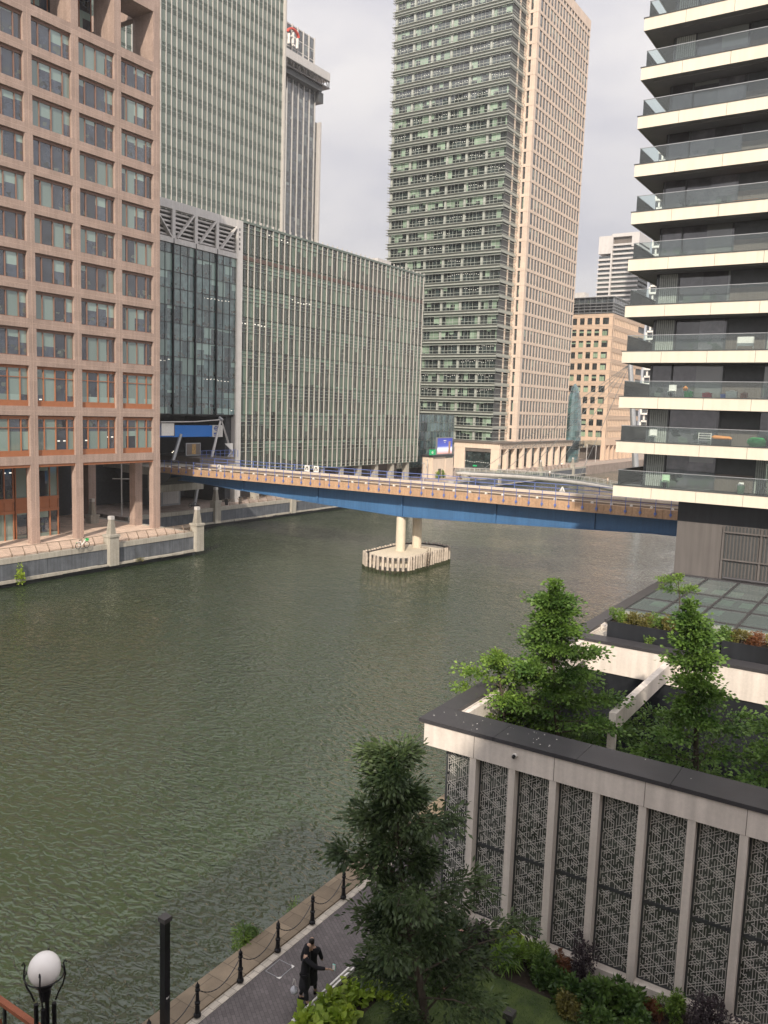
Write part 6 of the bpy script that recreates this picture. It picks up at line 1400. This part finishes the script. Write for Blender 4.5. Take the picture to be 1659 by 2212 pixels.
    for q in (rf_, lf_): k.tube([(q[0], q[1]-.05, .045), (q[0], q[1]+.04, .05), (q[0], q[1]+.15, .035), (q[0], q[1]+.2, .03)], [.045, .052, .048, .02], 8)
    k.build('shoes', 'black_iron', t, off=Vector((0,0,0)))
    hm = pose.get('hair', 'hair'); hy = ln*1.1
    if pose.get('scarf'): skinned('headscarf', 'black_cloth', [(0, hy-.005, 1.71, .093, .10), (0, hy-.02, 1.62, .10, .098), (0, hy-.02, 1.50, .09, .085), (0, hy-.01, 1.40, .15, .11)], [(0,1),(1,2),(2,3)], t, None)
    else: skinned('hair', hm, [(0, hy-.0, 1.73, .075, .08), (0, hy-.035, 1.66, .088, .075), (0, hy-.055, 1.56, .07, .045)], [(0,1),(1,2)], t, None)
    return t
plain('bag_film', (.42, .43, .46), .4)
# walking away towards the dock edge, both in long black clothes
pa = person((-12.62, 16.62, 0), R(35), 'person in black further from the camera, half hidden by drooping leaves', {'scarf': False, 'rh': (.28, .16, 1.02), 're': (.27, .02, 1.15), 'rf': (.12, .12, .09), 'rk': (.1, .1, .5)})
pb = person((-12.62, 16.35, 0), R(-62), 'person in long black coat and headscarf reaching one arm over the white edging', {'scarf': True, 'rh': (.12, .66, 1.12), 're': (.22, .34, 1.20), 'lean': .06, 'rf': (.12, .10, .09), 'lf': (-.1, -.14, .09)})
t = thing('phone', (-12.0, 16.7, 1.1), 'pale mint coloured phone case held in the outstretched hand above the lime plants', 'phone')
mw = Matrix.Translation(pb.location) @ Matrix.Rotation(R(-62), 4, 'Z'); hp = mw @ Vector((.10, .80, 1.16)); t.location = hp
k = MB(); k.box(-.045, .045, -.012, .012, -.06, .10); k.build('case', 'mint_plastic', t, off=Vector((0,0,0))); k = MB(); k.box(-.038, .038, -.016, -.0125, -.05, .09); k.build('screen', 'white_paint', t, off=Vector((0,0,0)))
t = thing('carrier_bag', (-12.80, 16.12, .42), 'small white carrier bag hanging beside the person in the long coat', 'bag')
bm = bmesh.new(); bmesh.ops.create_icosphere(bm, subdivisions=3, radius=1); rnd = random.Random(6); k = MB(); k.v = [tuple(Vector((v.co.x*.09*(1.25-.5*max(v.co.z, 0)), v.co.y*.07*(1.2-.6*max(v.co.z, 0)), v.co.z*.12))*(1+.10*math.sin(v.co.x*9+v.co.z*7))) for v in bm.verts]; k.f = [tuple(v.index for v in q.verts) for q in bm.faces]; k.mi = [0]*len(k.f); bm.free(); k.build('sack', 'bag_film', t, off=Vector((0,0,0)), smooth=True)
k = MB(); k.tube([(-.05, 0, .14), (-.02, 0, .32), (.02, 0, .32), (.05, 0, .14)], .008, 5); k.build('handle', 'white_paint', t, off=Vector((0,0,0)))
plain('tan_cloth', (.30, .22, .16), .9)
person((-105.6, 97.8, 0), R(-60), 'person with white shirt and dark trousers walking under the station', {'coat': False}, cloth='white_paint', trousers='black_cloth', low=True)
def onfb(i, s, sc_, lb, cl, tr_):
    p = cp[i]; person((p.x+dy.x*s, p.y+dy.y*s, p.z+.36), sc_, lb, {'coat': False}, cloth=cl, trousers=tr_, low=True)
onfb(14, .3, R(80), 'pair leader in pale top walking on the white footbridge', 'white_paint', 'tan_cloth'); onfb(22, .3, R(-90), 'walker in light clothes near the middle of the white footbridge', 'cream_stone', 'tan_cloth'); onfb(24, .5, R(-90), 'walker in red top on the white footbridge near the balconies', 'red_plastic', 'black_cloth')
person((-93.6, 233, 0), R(10), 'person in dark jacket in front of the beige arcade', {'coat': False}, cloth='black_cloth', trousers='black_cloth', low=True); person((-93.8, 246, 0), R(10), 'person in white top in front of the beige arcade', {'coat': False}, cloth='white_paint', trousers='black_cloth', low=True)
# ---------------------------------------------------------------- unseen block behind the viewpoint, shaped to shade the near quay
t = thing('host_block', (20, -16, 0), 'unseen pale office block behind the viewpoint, shaped to shade the near quay', 'building')
k = MB(); k.box(4.0, 46, -32, -1.0, 0, 30); k.build('wall', 'cream_stone', t); k = MB(); k.box(-8.5, 3.98, -20, -1.05, 0, 20); k.build('shade_wing', 'brown_stone', t)  # unseen wing added to shade the path; pale main wall bounces light
k = MB()
for i in range(8):
    for j in range(12): k.quady(-.97, 5+3.5*j, 7.2+3.5*j, 1.2+3.5*i, 3.4+3.5*i)
k.f = [q[::-1] for q in k.f]; k.build('window', 'glass_res', t)


# ---------------------------------------------------------------- thin damp air
mt = bpy.data.materials.new('haze'); mt.use_nodes = True; nt = mt.node_tree; nt.nodes.remove(nt.nodes['Principled BSDF']); MATS['haze'] = mt
v = nt.nodes.new('ShaderNodeVolumePrincipled'); v.inputs['Density'].default_value = .0002; v.inputs['Color'].default_value = (.93, .93, .95, 1); nt.links.new(v.outputs[0], nt.nodes['Material Output'].inputs['Volume'])
mb = MB(); mb.box(-640, 520, -320, 1520, -5.3, 153); mb.build('haze', 'haze', None, off=Vector((0,0,0)), kind='stuff')
